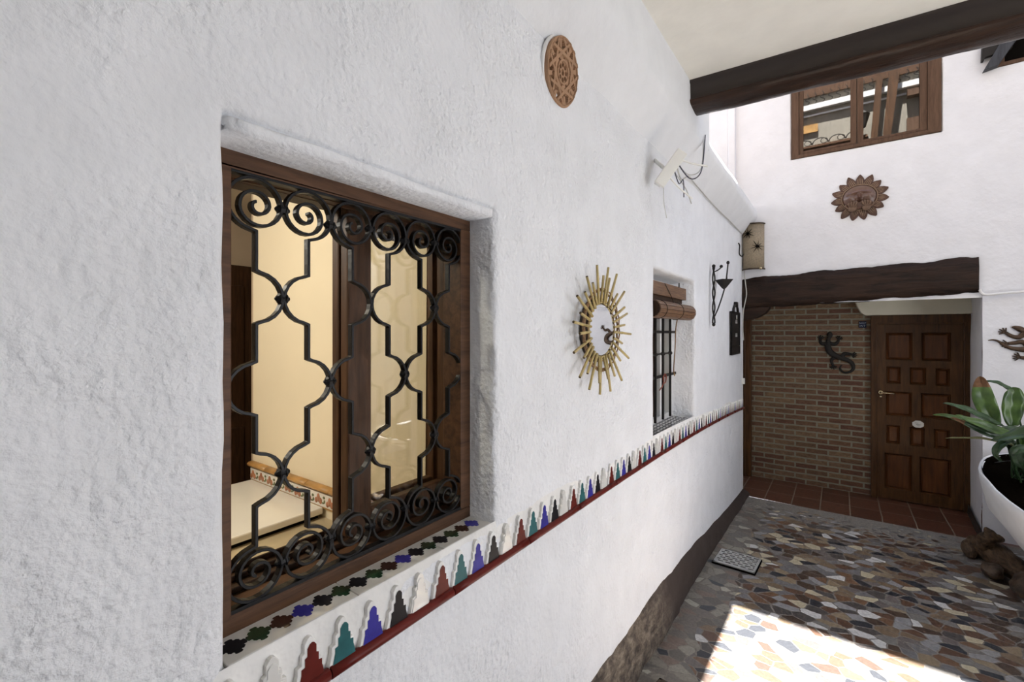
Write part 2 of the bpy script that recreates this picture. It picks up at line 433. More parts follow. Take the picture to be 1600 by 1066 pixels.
# return of the left wall into the porch
m = M(); m.box(-1.05, WX + .002, 5.325, 5.36, -.02, 2.76); m.box(-1.05, -.935, 5.36, 6.12, -.02, 2.1)
m.build('wall_alcove_left', 'plaster_soft', kind='structure')

# cornice: sloping soffit, soft edge, face up to the ceiling
def cornice():
    prof = [(WX - .01, 2.715), (WX, 2.728), (-.800, 2.764), (-.770, 2.800), (-.738, 2.842), (-.715, 2.872), (-.704, 2.888), (-.699, 2.905), (-.697, 2.925), (-.697, 2.96)]
    up = prof + [(-.698, 3.0), (-.699, 3.06), (-.70, 3.12), (-.70, 3.2)]
    low = prof + [(-.71, 2.975), (-.75, 2.985), (-1.0, 2.99), (-1.6, 2.99)]
    m = M()
    def loft(pr, y0, y1, n):
        vs = []; k = len(pr)
        for i in range(n + 1):
            y = y0 + (y1 - y0) * i / n
            for j, (x, z) in enumerate(pr):
                d = noise.noise(Vector((x * 4, y * 2.3, z * 4))) * .006
                vs.append((x + d, y, z + d * .5))
        fs = [(i * k + j, (i + 1) * k + j, (i + 1) * k + j + 1, i * k + j + 1) for i in range(n) for j in range(k - 1)]
        m.add(vs, fs, 0, True)
    loft(up, -3.0, 3.2, 110); loft(low, 3.2, 5.34, 50)
    # end of the upper wall where the patio opens
    m.box(-1.6, -.699, 3.19, 3.2, 2.9, 3.2)
    m.build('trim_1', 'plaster_soft', kind='structure')
cornice()

# upper back wall (over the porch) with the two window openings
BY = 5.33
sheet('wall_back_upper', 'plaster_back', lambda u, w, d: (u, BY + d, w), -3.2, 3.2, 1.99, 6.0, .08,
      [((-.395, .712, 3.43, 4.5), (-.39, .706, 3.435, 4.495), .03), ((1.03, 2.0, 3.87, 4.6), (1.035, 1.995, 3.875, 4.595), .12)],
      amp=.006, round_r=.012, kind='structure')
sheet('wall_back_right', 'plaster_back', lambda u, w, d: (u, BY - .02 + d, w), .955, 3.2, -.02, 2.0, .08, [], amp=.008, kind='structure')
m = M()   # right reveal of the porch, leaning a little
vs = []
for i in range(9):
    y = BY - .02 + (6.05 - BY + .02) * i / 8
    for j in range(21):
        z = 2.06 * j / 20
        vs.append((.955 + .045 * i / 8 + noise.noise(Vector((y * 3, z * 3, 0))) * .012, y, z - .01))
m.add(vs, [(i * 21 + j, (i + 1) * 21 + j, (i + 1) * 21 + j + 1, i * 21 + j + 1) for i in range(8) for j in range(20)], 0, True)
m.build('wall_alcove_right', 'plaster_back', kind='structure')
m = M(); m.box(-3.2, 3.2, 6.28, 6.3, -.02, 6.0); m.build('wall_far_dark', 'black_void', kind='structure')  # black backing stands in for the darkness behind the upper openings
m = M(); m.box(-3.2, 3.2, BY + .01, 6.28, 5.98, 6.0); m.build('roof_back', 'plaster_back', kind='structure')
m = M(); m.box(-1.0, 1.1, BY + .02, 6.12, 2.02, 2.06); m.build('ceiling_porch', 'cream_panel', kind='structure')
m = M(); m.box(-.97, -.90, BY - .03, BY + .01, 2.99, 6.0); m.box(-3.2, -.97, BY - .012, BY + .01, 2.99, 6.0)
m.build('trim_2', 'plaster_back', kind='structure', bevel=.01)
# brick wall inside the porch
m = M(); m.box(-1.0, .262, 6.05, 6.12, -.02, 2.06); m.box(.262, 1.03, 6.05, 6.12, 1.88, 2.06); m.box(1.0, 1.06, 6.0, 6.12, -.02, 2.06)
m.build('wall_brick', 'brick', kind='structure')
m = M(); poly = [(.13, 2.035), (.145, 1.975), (.178, 1.905), (.215, 1.878), (.30, 1.878), (1.0, 1.878), (1.0, 2.035)]
m.prism(poly, lambda u, v, d: (u, d, v), 5.90, 6.06); m.build('trim_3', 'cream_panel', kind='structure', bevel=.006)
# corner post beside the brick
m = M(); m.box(-.935, -.845, 6.0, 6.05, 0, 1.95); m.box(-.925, -.905, 5.985, 6.0, 0, 1.95)
m.build('trim_4', 'door_wood', kind='structure', bevel=.004)

# floors
m = M(); n = 40
m.add([(-1.0, -3.2, 0), (3.2, -3.2, 0), (3.2, 5.22, 0), (-1.0, 5.27, 0)], [(0, 1, 2, 3)]); m.build('floor', 'mosaic', kind='structure')
m = M(); m.add([(-1.0, 5.27, .001), (3.2, 5.2, .001), (3.2, 6.2, .001), (-1.0, 6.2, .001)], [(0, 1, 2, 3)]); m.build('floor_porch', 'terracotta', kind='structure')
m = M(); m.box(-.72, 3.2, -3.2, 2.93, 3.150, 3.20); m.build('ceiling', 'ceiling_cream', kind='structure')

# lime curb, painted brown, along the foot of the left wall
def curb():
    m = M(); k = 9; N = 150; vs = []
    tops = [(-3, .30), (0, .29), (1.7, .262), (2.1, .27), (2.66, .262), (3.1, .235), (3.53, .196), (4.2, .125), (4.8, .08), (5.33, .045)]
    def tz(y):
        for (a, za), (b, zb) in zip(tops, tops[1:]):
            if a <= y <= b: return za + (zb - za) * (y - a) / (b - a)
        return tops[-1][1]
    for i in range(N + 1):
        y = -3 + 8.34 * i / N
        t_ = tz(y) + noise.noise(Vector((y * 2.1, 0, 0))) * .018
        fx = -.80 + .02 * max(0, (y - 3.6)) + noise.noise(Vector((y * 1.7, 5, 0))) * .015
        rough_ = .012 if y < 2.9 else .005
        for j in range(k):
            q = j / (k - 1)
            x = WX - .006 + (fx - WX + .006) * (math.sin(q * PI / 2) ** .6)
            z = t_ * (1 - q) ** .9 - .002
            d = fbm((y * 9, q * 2, z * 9), 1.0, 4) * rough_ * (0 if j in (0,) else 1)
            vs.append((x + d, y, z))
    m.add(vs, [(i * k + j, (i + 1) * k + j, (i + 1) * k + j + 1, i * k + j + 1) for i in range(N) for j in range(k - 1)], 0, True)
    m.build('baseboard_left', 'curb', kind='structure')
def mk_curb():
    mt, t, b = nt('curb')
    v = coords(t)
    sx = node(t, 'ShaderNodeSeparateXYZ'); t.links.new(v, sx.inputs[0])
    n1 = node(t, 'ShaderNodeTexNoise', Scale=26.0, Detail=6.0, Roughness=.7); t.links.new(coords(t, (1, .55, 1)), n1.inputs['Vector'])
    n2 = node(t, 'ShaderNodeTexNoise', Scale=4.0, Detail=3.0); t.links.new(v, n2.inputs['Vector'])
    fac = math_n(t, 'ADD', math_n(t, 'MULTIPLY', math_n(t, 'SUBTRACT', sx.outputs['Y'], 2.55), 2.5), n2.outputs['Fac'], True)
    stone = ramp(t, n1.outputs['Fac'], [(.35, (.035, .026, .018)), (.5, (.13, .10, .075)), (.66, (.30, .25, .19))])
    col = mixc(t, fac, stone, (.042, .028, .022))
    t.links.new(col, b.inputs['Base Color']); b.inputs['Roughness'].default_value = .75
    h = math_n(t, 'MULTIPLY', n1.outputs['Fac'], math_n(t, 'SUBTRACT', 1.25, fac))
    bump(t, b, h, 1.0, .02)
mk_curb(); curb()
m = M()
vs = []
for i in range(13):
    y = 5.28 + .75 * i / 12; x = .955 + .045 * i / 12
    for q in range(4): vs.append((x - .018 + (.012 if q == 0 else 0) * 0 - .006 * (q == 0), y, [.002, .06, .085, .09][q] + noise.noise(Vector((y * 5, 0, 0))) * .01 * (q > 1)))
m.add(vs, [(i * 4 + j, (i + 1) * 4 + j, (i + 1) * 4 + j + 1, i * 4 + j + 1) for i in range(12) for j in range(3)], 0, True)
m.build('baseboard_right', 'curb_paint', kind='structure')

# opposite side of the courtyard and added light-blocking walls, never in front of the lens but lighting and mirrored by it
sheet('wall_right', 'plaster_soft', lambda u, w, d: (3.1 + d, u, w), 2.9, 5.4, -.02, 6.0, .15, [], amp=.008, kind='structure')
sheet('wall_front_upper', 'facade_cream', lambda u, w, d: (u, 2.95 - d, w), -.72, 3.2, 3.17, 6.6, .12, [], amp=.006, kind='structure')
sheet('wall_right_light_baffle', 'plaster_soft', lambda u, w, d: (3.1 + d, u, w), .7, 2.9, 2.25, 3.2, .15, [], amp=.008, kind='structure')  # unseen lintel added to shade the upper walls and ceiling
sheet('wall_behind_blocker', 'plaster_soft', lambda u, w, d: (u, -2.0 - d, w), -.9, 3.2, -.02, 3.2, .15, [], amp=.008, kind='structure')  # unseen wall added to cut light from behind the camera
sheet('wall_right_near_blocker', 'plaster_soft', lambda u, w, d: (3.1 + d, u, w), -2.0, .7, -.02, 3.2, .15, [], amp=.008, kind='structure')  # unseen wall added to narrow the side light
m = M(); m.box(-1.6, -.70, 2.9, 3.2, 3.19, 6.6); m.box(-3.2, -1.6, 2.9, 3.0, 2.9, 6.6); m.build('wall_left_upper', 'facade_cream', kind='structure')
m = M(); m.box(-3.2, -1.55, 2.95, 5.4, 2.95, 3.0); m.box(-1.6, -.76, 3.2, 5.32, 2.985, 3.02); m.build('roof_and_bounce_cover', 'clay_brown', kind='structure')  # brown layer over the ledge is added, unseen, to cut sunlit bounce

# ------------------------------------------------------------------ beams
def rough_beam(name, x0, x1, prof, mats, matidx, slope=lambda x: (0, 0), amp=.006, seg=70, props=None, nf=5, endmat=None):
    m = M(); k = len(prof); vs = []
    for i in range(seg + 1):
        x = x0 + (x1 - x0) * i / seg; dy, dz = slope(x)
        for j, (y, z) in enumerate(prof):
            a = amp[j] if isinstance(amp, list) else amp
            d = noise.fractal(Vector((x * nf, y * 14, z * 14)), 1.0, 2.0, 4) * a
            d2 = noise.fractal(Vector((x * nf, y * 14 + 9, z * 14)), 1.0, 2.0, 4) * a
            vs.append((x, y + dy + d, z + dz + d2))
    fs = []; 
    for i in range(seg):
        for j in range(k):
            j2 = (j + 1) % k
            m.add([vs[i * k + j], vs[i * k + j2], vs[(i + 1) * k + j2], vs[(i + 1) * k + j]], [(0, 1, 2, 3)], matidx[j], True)
    m.add(vs[:k], [tuple(range(k))], matidx[0]); m.add(vs[-k:], [tuple(reversed(range(k)))], matidx[0])
    return m.build(name, mats, None, **(props or {}))
prof = [(2.735, 3.175), (2.715, 3.165), (2.712, 3.135), (2.722, 3.128), (2.722, 3.045), (2.712, 3.038), (2.706, 3.030), (2.712, 3.020), (2.74, 3.008), (2.78, 3.000), (2.82, 2.996), (2.86, 2.998), (2.895, 3.012), (2.90, 3.03), (2.90, 3.175)]
rough_beam('ceiling_beam', -.71, 3.1, prof, ['beam_wood', 'beam_paint'], [1, 1, 1, 1, 1, 0, 0, 0, 0, 0, 0, 0, 1, 1, 1],
           slope=lambda x: (0.05 * max(0, x + .7), -.004 * (x + .7)), amp=[0, .002, .002, .001, .001, .004, .005, .006, .008, .008, .008, .008, .004, 0, 0], seg=160,
           props=dict(kind='structure', label='dark brown painted beam crossing under the cream porch ceiling', category='beam'))
prof = [(5.30, 2.26), (5.298, 2.18), (5.296, 2.10), (5.298, 2.02), (5.31, 1.965), (5.36, 1.955), (5.44, 1.955), (5.50, 1.965), (5.50, 2.10), (5.50, 2.25), (5.42, 2.262), (5.34, 2.265)]
rough_beam('lintel_beam', -.835, .935, prof, ['lintel_wood'], [0] * 12, slope=lambda x: (0, .04 * (x + .83)), amp=.018, seg=140, nf=5,
           props=dict(kind='structure', label='rough hewn dark lintel beam over the brick porch', category='beam'))
m = M(); poly = [(-.93, 1.97), (-.93, 1.83), (-.83, 1.83), (-.74, 1.845), (-.67, 1.87), (-.62, 1.905), (-.59, 1.945), (-.585, 1.97)]
m.prism(poly, lambda u, v, d: (u, d, v), 5.33, 5.47)
m.build('timber_corbel', 'lintel_wood', bevel=.01, label='dark rounded timber corbel carrying the left end of the lintel', category='corbel')

# ------------------------------------------------------------------ big window on the left
win = empty('window_1', (-.98, .705, 1.13), kind='structure')
m = M()
x0, x1 = -1.0, -.926
m.box(x0, x1, .335, 1.066, 1.128, 1.166); m.box(x0, x1, .335, 1.066, 2.012, 2.048); m.box(x0, x1, .335, .386, 1.166, 2.012); m.box(x0, x1, 1.022, 1.066, 1.166, 2.012)
m.build('window_frame', 'frame_wood', win, bevel=.003)
m = M()
m.box(-1.13, -1.0, .30, 1.14, 1.10, 1.165); m.box(-1.13, -1.0, .30, 1.14, 2.03, 2.09); m.box(-1.13, -1.0, .28, .335, 1.10, 2.09)
for xx in (-1.005, -1.055, -1.10): m.box(xx - .006, xx, .30, 1.14, 1.165, 1.178)
m.box(-1.13, -1.0, 1.125, 1.16, 1.10, 2.09)
m.build('sliding_track', 'frame_dark', win, bevel=.002)
def sash(x, y0, y1, z0, z1, w, wb):
    m = M()
    m.box(x - .032, x, y0, y0 + w, z0, z1); m.box(x - .032, x, y1 - w, y1, z0, z1); m.box(x - .032, x, y0 + w, y1 - w, z0, z0 + wb); m.box(x - .032, x, y0 + w, y1 - w, z1 - wb, z1)
    s_ = m.build('sash', 'frame_wood_v', win, bevel=.005)
    g = M(); g.box(x - .018, x - .014, y0 + w - .004, y1 - w + .004, z0 + wb - .004, z1 - wb + .004)
    g.build('pane', 'glass', s_)
sash(-1.008, .690, 1.105, 1.178, 2.035, .070, .06)
sash(-1.062, .700, 1.115, 1.178, 2.035, .074, .06)

# wrought iron grille
gr = empty('window_grille', (-.937, .705, 1.17), 'black wrought iron grille of scrolls and linked lobes in the large near window', 'grille')
P0 = .378; PP = .1088; ZC = 1.59; RW = .18; HX0, HX1 = -.945, -.929
m = M()
for a, b, c, d in ((P0 - .004, P0 + .006, 1.166, 2.012), (1.031 - .006, 1.031 + .003, 1.166, 2.012), (P0, 1.031, 2.0045, 2.013), (P0, 1.031, 1.166, 1.1755)):
    m.box(-.947, -.927, a, b, c, d)
m.build('grille_frame', 'iron', gr, bevel=.001)
def flatbar(path, t, xa, xb):
    """rectangular bar following a 2-D path in (y, z)"""
    n = len(path); L = []; R_ = []
    for i in range(n):
        p = Vector(path[i]); a = Vector(path[max(i - 1, 0)]); b = Vector(path[min(i + 1, n - 1)])
        d1 = (p - a); d2 = (b - p)
        if d1.length < 1e-9: d1 = d2
        if d2.length < 1e-9: d2 = d1
        d1 = d1.normalized(); d2 = d2.normalized(); n1 = Vector((-d1.y, d1.x)); n2 = Vector((-d2.y, d2.x))
        nn = (n1 + n2).normalized(); k = t / 2 / max(.55, nn.dot(n1))
        L.append(p + nn * k); R_.append(p - nn * k)
    vs = []
    for l, r in zip(L, R_): vs += [(xb, l.x, l.y), (xb, r.x, r.y), (xa, r.x, r.y), (xa, l.x, l.y)]
    fs = []
    for i in range(n - 1):
        for k in range(4): fs.append((i * 4 + k, i * 4 + (k + 1) % 4, (i + 1) * 4 + (k + 1) % 4, (i + 1) * 4 + k))
    fs.append((0, 1, 2, 3)); fs.append(((n - 1) * 4 + 3, (n - 1) * 4 + 2, (n - 1) * 4 + 1, (n - 1) * 4))
    m = M(); m.add(vs, fs, 0, False); return m
prof_sp = [(0, 1), (90, 1.0), (180, .95), (270, .80), (360, .60), (450, .48), (540, .44), (630, .34), (700, .22), (790, .10)]
def rho(a):
    for (p, q), (r, s_) in zip(prof_sp, prof_sp[1:]):
        if p <= a <= r: return q + (s_ - q) * (a - p) / (r - p)
def end_scroll(yk, s, sign):
    zc = ZC + sign * .362; R0 = PP / 2 - .0015; pts = []
    pts.append((yk, zc - sign * .052)); 
    for a in range(-78, 0, 12): pts.append((yk + s * R0 * math.cos(math.radians(a)), zc + sign * .050 * math.sin(math.radians(a))))
    for a in range(0, 791, 15):
        r_ = rho(a) * R0; q = math.radians(a)
        off = (1 - rho(a)) * .004
        pts.append((yk + s * (r_ * math.cos(q) + off * -1), zc + sign * (r_ * math.sin(q) * .97 + .001)))
    return pts
for k in range(6):
    yk = P0 + PP * (k + .5); sA = 1 if k % 2 == 0 else -1
    top = end_scroll(yk, -sA, 1); bot = end_scroll(yk, -sA, -1)
    mid = []
    for j, s in ((1, sA), (0, -sA), (-1, sA)):
        zc = ZC + j * RW
        mid.append((yk, zc + .053))
        for a in range(80, -81, -16):
            mid.append((yk + s * (PP / 2 - .0015) * math.cos(math.radians(a)), zc + .050 * math.sin(math.radians(a))))
        mid.append((yk, zc - .053))
    path = list(reversed(top)) + mid + bot
    ob = flatbar(path, .0062, HX0, HX1).build('scroll_bar', 'iron', gr)
    md = ob.modifiers.new('edge', 'BEVEL'); md.width = .0008; md.segments = 1; md.limit_method = 'ANGLE'
cols = []
for mm in (1, 2, 3, 4, 5):
    zt = .364 if mm % 2 else .352
    cols += [(mm, zt), (mm, -zt)]
cols += [(2, 0), (4, 0), (1, RW), (5, RW), (1, -RW), (3, -RW), (5, -RW)]
for mm, dz in cols:
    y = P0 + PP * mm; m = M()
    pr = [(.0005, -.0165), (.004, -.0145), (.0065, -.011), (.0115, -.0075), (.0115, -.004), (.0095, -.003), (.0095, .003), (.0115, .004), (.0115, .0075), (.0065, .011), (.004, .0145), (.0005, .0165)]
    m.lathe((-.937, y, ZC + dz), [(r, h) for r, h in pr], 'y', 8, smooth=False)
    m.build('collar', 'iron', gr)

# tiled sill: white strip with eight-lobed stars, each a part
sill = empty('tiled_sill', (-.885, .70, 1.128), 'white tiled sill with coloured star motifs under the large window grille', 'sill')
m = M()
for k in range(3):
    a = .345 + .2595 * k; b = min(a + .2575, 1.062)
    m.box(-.927, -.842, a, b, 1.126, 1.1345)
m.build('tile', 'glaze_white', sill, bevel=.002)
m = M(); m.box(-.926, -.843, .343, 1.064, 1.122, 1.131); m.build('grout_bed', 'grout', sill)
STAR = []
cr = [(0, 1), (1, 0), (0, -1), (-1, 0)]
for i in range(4):
    a = Vector(cr[i]); b = Vector(cr[(i + 1) % 4]); mid = (a + b) / 2; nrm = mid.normalized()
    for tt, off in ((.03, .04), (.10, .13), (.20, .15), (.27, .0), (.34, .0), (.41, .14), (.59, .14), (.66, .0), (.73, .0), (.80, .15), (.90, .13), (.97, .04)):
        q = a.lerp(b, tt); q = q + nrm * off; STAR.append((q.x, q.y))
seq = ['glaze_black', 'glaze_green', 'glaze_brown', 'glaze_blue', 'glaze_black', 'glaze_green']
for k in range(16):
    y = .372 + .0435 * k
    if y > 1.05: break
    mt = seq[k % 6]; m = M()
    m.prism([(-.886 + u * .0255, y + v * .0215) for u, v in STAR], lambda u, v, d: (u, v, d), 1.1335, 1.1352)
    m.build('star', mt, sill, label=mt.split('_')[1] + ' star')

# ------------------------------------------------------------------ merlon tile border along the wall
def zb(y): return 1.030 - .0083 * max(0, y - 1.6) ** 2
bd = empty('merlon_tile_border', (WX, .2, 1.02), 'glazed tile border of coloured stepped merlons over a maroon bead along the left wall', 'tile border')
MER = [(-.5, 0), (-.47, .10), (-.43, .22), (-.40, .30), (-.40, .44), (-.27, .46), (-.27, .66), (-.18, .69), (-.18, .88), (-.09, .97), (0, 1.0),
       (.09, .97), (.18, .88), (.18, .69), (.27, .66), (.27, .46), (.40, .44), (.40, .30), (.43, .22), (.47, .10), (.5, 0)]
mseq = ['glaze_red', 'glaze_teal', 'glaze_blue', 'glaze_black', 'glaze_white']
for k in range(-6, 69):
    y = .483 + .0709 * k; z = zb(y); mt = mseq[k % 5]
    m = M(); h = .083
    w = .060 if mt != 'glaze_white' else .062
    f = lambda u, v, d: (d, u, v)
    jit = random.uniform(-.002, .002)
    out = [(y + a * w * 1.03, z - .002 + b * (h + .006) + jit) for a, b in MER]
    m.prism(out, f, WX - .004, WX + .0100, 0)
    inn = [(y + a * w * .90 + (.003 if mt != 'glaze_white' else 0), z + b * (h - .004) * .97 + jit) for a, b in MER]
    m.prism(inn, f, WX + .006, WX + .0118, 1, 0)
    nm = {'glaze_red': 'maroon', 'glaze_teal': 'teal', 'glaze_blue': 'blue', 'glaze_black': 'black', 'glaze_white': 'white'}[mt]
    m.build('merlon', ['plaster_hand' if mt != 'glaze_white' else 'glaze_white', mt], bd, bevel=.0012, label=nm + ' merlon')
for k in range(-2, 15):
    y0 = .879 + .3545 * (k - 0) ; y1 = min(y0 + .3515, 5.335)
    if y0 > 5.3: break
    n_ = 6; m = M(); pts = []
    for i in range(n_ + 1):
        y = y0 + (y1 - y0) * i / n_; pts.append((WX + .010, y, zb(y) - .010))
    m.tube(pts, .0125, 10)
    m.build('bead_strip', 'glaze_red', bd)
# lumpy lime mortar that the merlons sit in
def mortar(y0, y1, n, name):
    m = M(); vs = []; K = 9
    for i in range(n + 1):
        y = y0 + (y1 - y0) * i / n; z = zb(y)
        for j in range(K):
            q = j / (K - 1)
            zz = z - .004 + q * .108
            d = .0042 * math.sin(q * PI) ** .5 + noise.fractal(Vector((y * 26, zz * 26, 0)), 1, 2, 3) * .0035 * math.sin(q * PI)
            vs.append((WX - .004 + d * 1.1, y, zz))
    m.add(vs, [(i * K + j, (i + 1) * K + j, (i + 1) * K + j + 1, i * K + j + 1) for i in range(n) for j in range(K - 1)], 0, True)
    m.build(name, 'plaster_hand', bd)
mortar(.05, 5.33, 420, 'mortar_bed')

# ------------------------------------------------------------------ room behind the big window
def room():
    X1, X2, Y0 = -1.13, -2.73, 1.25
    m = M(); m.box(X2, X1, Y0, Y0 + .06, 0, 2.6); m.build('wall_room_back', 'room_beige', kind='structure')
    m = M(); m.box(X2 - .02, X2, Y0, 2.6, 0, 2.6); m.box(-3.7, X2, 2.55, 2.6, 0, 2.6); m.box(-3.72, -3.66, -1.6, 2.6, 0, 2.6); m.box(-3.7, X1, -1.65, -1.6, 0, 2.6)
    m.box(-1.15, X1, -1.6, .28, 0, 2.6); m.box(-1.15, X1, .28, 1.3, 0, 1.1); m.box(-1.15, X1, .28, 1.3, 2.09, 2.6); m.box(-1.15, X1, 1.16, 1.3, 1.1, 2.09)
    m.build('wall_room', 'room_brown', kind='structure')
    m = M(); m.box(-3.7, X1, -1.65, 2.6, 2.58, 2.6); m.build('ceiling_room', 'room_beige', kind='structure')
    m = M(); m.box(-3.7, X1, -1.65, 2.6, -.02, 0); m.build('floor_room', 'terracotta', kind='structure')
    d = empty('door_2', (-3.64, 1.6, 0), kind='structure')
    m = M(); m.box(-3.66, -3.63, 1.0, 2.3, 0, 2.2); m.build('door_leaf', 'frame_dark', d)
    m = M()
    for a, b in ((1.1, 1.6), (1.7, 2.2)):
        for c, e in ((.15, 1.0), (1.1, 2.05)): m.box(-3.64, -3.62, a, b, c, e)
    m.build('panel', 'frame_dark', d, bevel=.01)
    # worktop and white slab
    m = M(); m.box(-2.72, -1.20, .05, 1.248, .78, .815); m.build('kitchen_worktop', 'marble', label='beige marble worktop seen through the grille, under the fruit tiles', category='worktop', bevel=.004)
    m = M(); m.box(-2.70, -1.24, .10, 1.245, 0, .78); m.build('kitchen_base_unit', 'counter_white', label='pale base unit carrying the marble worktop inside the room', category='cabinet')
    ap = empty('appliance_lid', (-2.35, .7, .816), 'white glossy appliance lid lying on the worktop against the fruit tiles', 'appliance')
    m = M(); m.box(-2.71, -2.0, .08, 1.235, .835, .868); m.build('lid', 'counter_white', ap, bevel=.006)
    m = M(); m.box(-2.69, -2.02, .10, 1.22, .8155, .835); m.build('gasket', 'black_void', ap)
    # tile band
    fb = empty('fruit_tile_border', (-1.9, 1.245, .86), 'painted fruit tile border with an ochre rail on the beige kitchen wall', 'tile border')
    m = M()
    for k in range(8): m.box(X2 + .2 * k, min(X2 + .2 * k + .198, X1), 1.236, 1.2505, .868, .930)
    m.build('tile', 'glaze_white', fb)
    m = M()
    for k in range(8): m.tube([(X2 + .2 * k, 1.240, .954), (min(X2 + .2 * k + .198, X1), 1.240, .954)], .025, 10, flat=.6)
    m.build('ochre_rail', 'trim_ochre', fb)
    m = M(); m.box(X2, X1, 1.238, 1.2505, .860, .868); m.build('thin_rail', 'trim_ochre', fb)
    rnd = random.Random(3); x = X2 + .03
    while x < X1 - .03:
        m = M(); z = .898 + rnd.uniform(-.003, .003)
        m.ell((x, 1.2355, z + .004), (.014, .003, .021)); m.ell((x + .018, 1.2355, z - .008), (.014, .003, .016)); m.ell((x - .018, 1.2355, z - .010), (.012, .003, .014))
        m.build('painted_fruit', 'fruit_red', fb)
        m = M(); m.ell((x + .047, 1.2355, z + .012), (.010, .003, .007)); m.ell((x + .052, 1.2355, z - .006), (.007, .003, .009)); m.ell((x + .040, 1.2355, z - .014), (.009, .003, .005))
        m.build('painted_leaf', 'fruit_green', fb)
        x += .094
    # unseen ceiling lamp added to brighten the room
    lp = empty('added_ceiling_lamp', (-2.0, -.2, 2.57), 'small round lamp added out of view to brighten the kitchen', 'lamp')
    m = M(); m.lathe((-2.0, -.2, 2.5), [(.001, 0), (.08, .01), (.12, .04), (.12, .078)], 'z', 20); m.build('lamp_shade', 'added_lamp_glow', lp)
mt, t, b = nt('added_lamp_glow'); b.inputs['Emission Color'].default_value = (1, .86, .66, 1); b.inputs['Emission Strength'].default_value = 6  # glow of the added kitchen lamp
room()

# ------------------------------------------------------------------ small window with rolled blind
w2 = empty('window_2', (-1.0, 2.95, 1.1), kind='structure')
m = M(); x0, x1 = -1.05, -.985
m.box(x0, x1, 2.50, 3.36, 1.085, 1.135); m.box(x0, x1, 2.50, 3.36, 2.0, 2.06); m.box(x0, x1, 3.28, 3.36, 1.135, 2.0); m.box(x0, x1, 2.50, 2.56, 1.135, 2.0); m.box(x0, x1, 3.085, 3.16, 1.135, 2.0)
m.build('window_frame', 'white_paint', w2, bevel=.004)
m = M(); m.box(-1.045, -1.01, 3.02, 3.08, 1.135, 2.0); m.box(-1.045, -1.01, 3.165, 3.195, 1.135, 2.0); m.build('casement', 'frame_dark', w2, bevel=.003)
m = M(); m.box(-1.03, -1.026, 2.56, 3.28, 1.135, 2.0); m.build('pane', 'glass', w2)
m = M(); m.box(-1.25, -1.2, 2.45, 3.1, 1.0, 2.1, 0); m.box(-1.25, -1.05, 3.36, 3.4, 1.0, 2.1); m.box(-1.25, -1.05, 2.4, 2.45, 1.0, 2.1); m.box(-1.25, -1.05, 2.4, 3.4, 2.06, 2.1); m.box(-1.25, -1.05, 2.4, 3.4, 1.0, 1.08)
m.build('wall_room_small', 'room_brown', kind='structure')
m = M(); m.box(-1.21, -1.19, 3.1, 3.36, 1.08, 2.06); m.build('wall_room_small_beige', 'room_beige', kind='structure')  # beige wall piece at one side of the brown room
ir = empty('window_bars', (-.95, 3.0, 1.13), 'black iron bars in front of the small window under the rolled blind', 'window bars')
for y in (2.72, 2.875, 3.03, 3.187):
    m = M(); m.box(-.957, -.943, y - .008, y + .008, 1.125, 2.02); m.build('bar', 'iron_matt', ir, bevel=.001)
    m = M(); m.ell((-.95, y, 1.56), (.016, .018, .014)); m.build('knob', 'iron_matt', ir)
for z in (1.705, 1.412):
    m = M(); m.box(-.962, -.950, 2.53, 3.33, z - .009, z + .009); m.build('cross_bar', 'iron_matt', ir, bevel=.001)
m = M(); m.box(-.958, -.947, 2.60, 3.2, 1.555, 1.565); m.build('cross_rod', 'iron_matt', ir)
pts = [(-.945, 3.05 + .035 * math.cos(a * .9) * (1 - a * .02), 1.395 + .03 * math.sin(a * .9)) for a in [i * .5 for i in range(20)]] + [(-.94, 3.0, 1.36), (-.94, 2.93, 1.33)]
m = M(); m.tube(smooth_path(pts, 3), .004, 6); m.build('tie_cord', 'twine', label='reddish cord looped round the iron bars of the small window', category='cord')
# little sill with a black and white pattern
s2 = empty('patterned_sill', (-.92, 2.95, 1.09), 'black and white patterned tile sill of the small window', 'sill')
m = M(); m.box(-.988, -.842, 2.52, 3.34, 1.086, 1.1); m.build('tile', 'glaze_white', s2)
m = M()
for i in range(5):
    for j in range(28):
        cx = -.972 + .029 * i; cy = 2.535 + .029 * j
        if (i + j) % 2 == 0: m.prism([(cx + u * .0125, cy + v * .0125) for u, v in STAR], lambda u, v, d: (u, v, d), 1.0995, 1.1012)
        else: m.prism([(cx + u * .006, cy + v * .006) for u, v in cr], lambda u, v, d: (u, v, d), 1.0995, 1.1012)
m.build('motif', 'glaze_black', s2)
# blind
bl = empty('rolled_blind', (-.88, 2.95, 1.9), 'brown wooden slat blind rolled up under its head board at the small window', 'blind')
m = M(); m.box(-.90, -.87, 2.54, 3.29, 1.925, 2.005); m.build('head_board', 'blind_slats', bl, bevel=.003)
m = M(); m.box(-.905, -.885, 2.56, 3.24, 1.87, 1.925); m.build('hanging_slats', 'frame_dark', bl, bevel=.002)
m = M(); cx, cz, R0 = -.862, 1.838, .053; seg = 14
for k in range(seg):
    a0 = 2 * PI * k / seg + .012; a1 = 2 * PI * (k + 1) / seg - .05
    p = [(cx + R0 * math.cos(a0), cz + R0 * math.sin(a0)), (cx + R0 * math.cos(a1), cz + R0 * math.sin(a1)), (cx + (R0 - .006) * math.cos(a1), cz + (R0 - .006) * math.sin(a1)), (cx + (R0 - .006) * math.cos(a0), cz + (R0 - .006) * math.sin(a0))]
    m.prism(p, lambda u, v, d: (u, d, v), 2.55, 3.315)
roll = m.build('slat_roll', 'blind_slats', bl)
m = M()
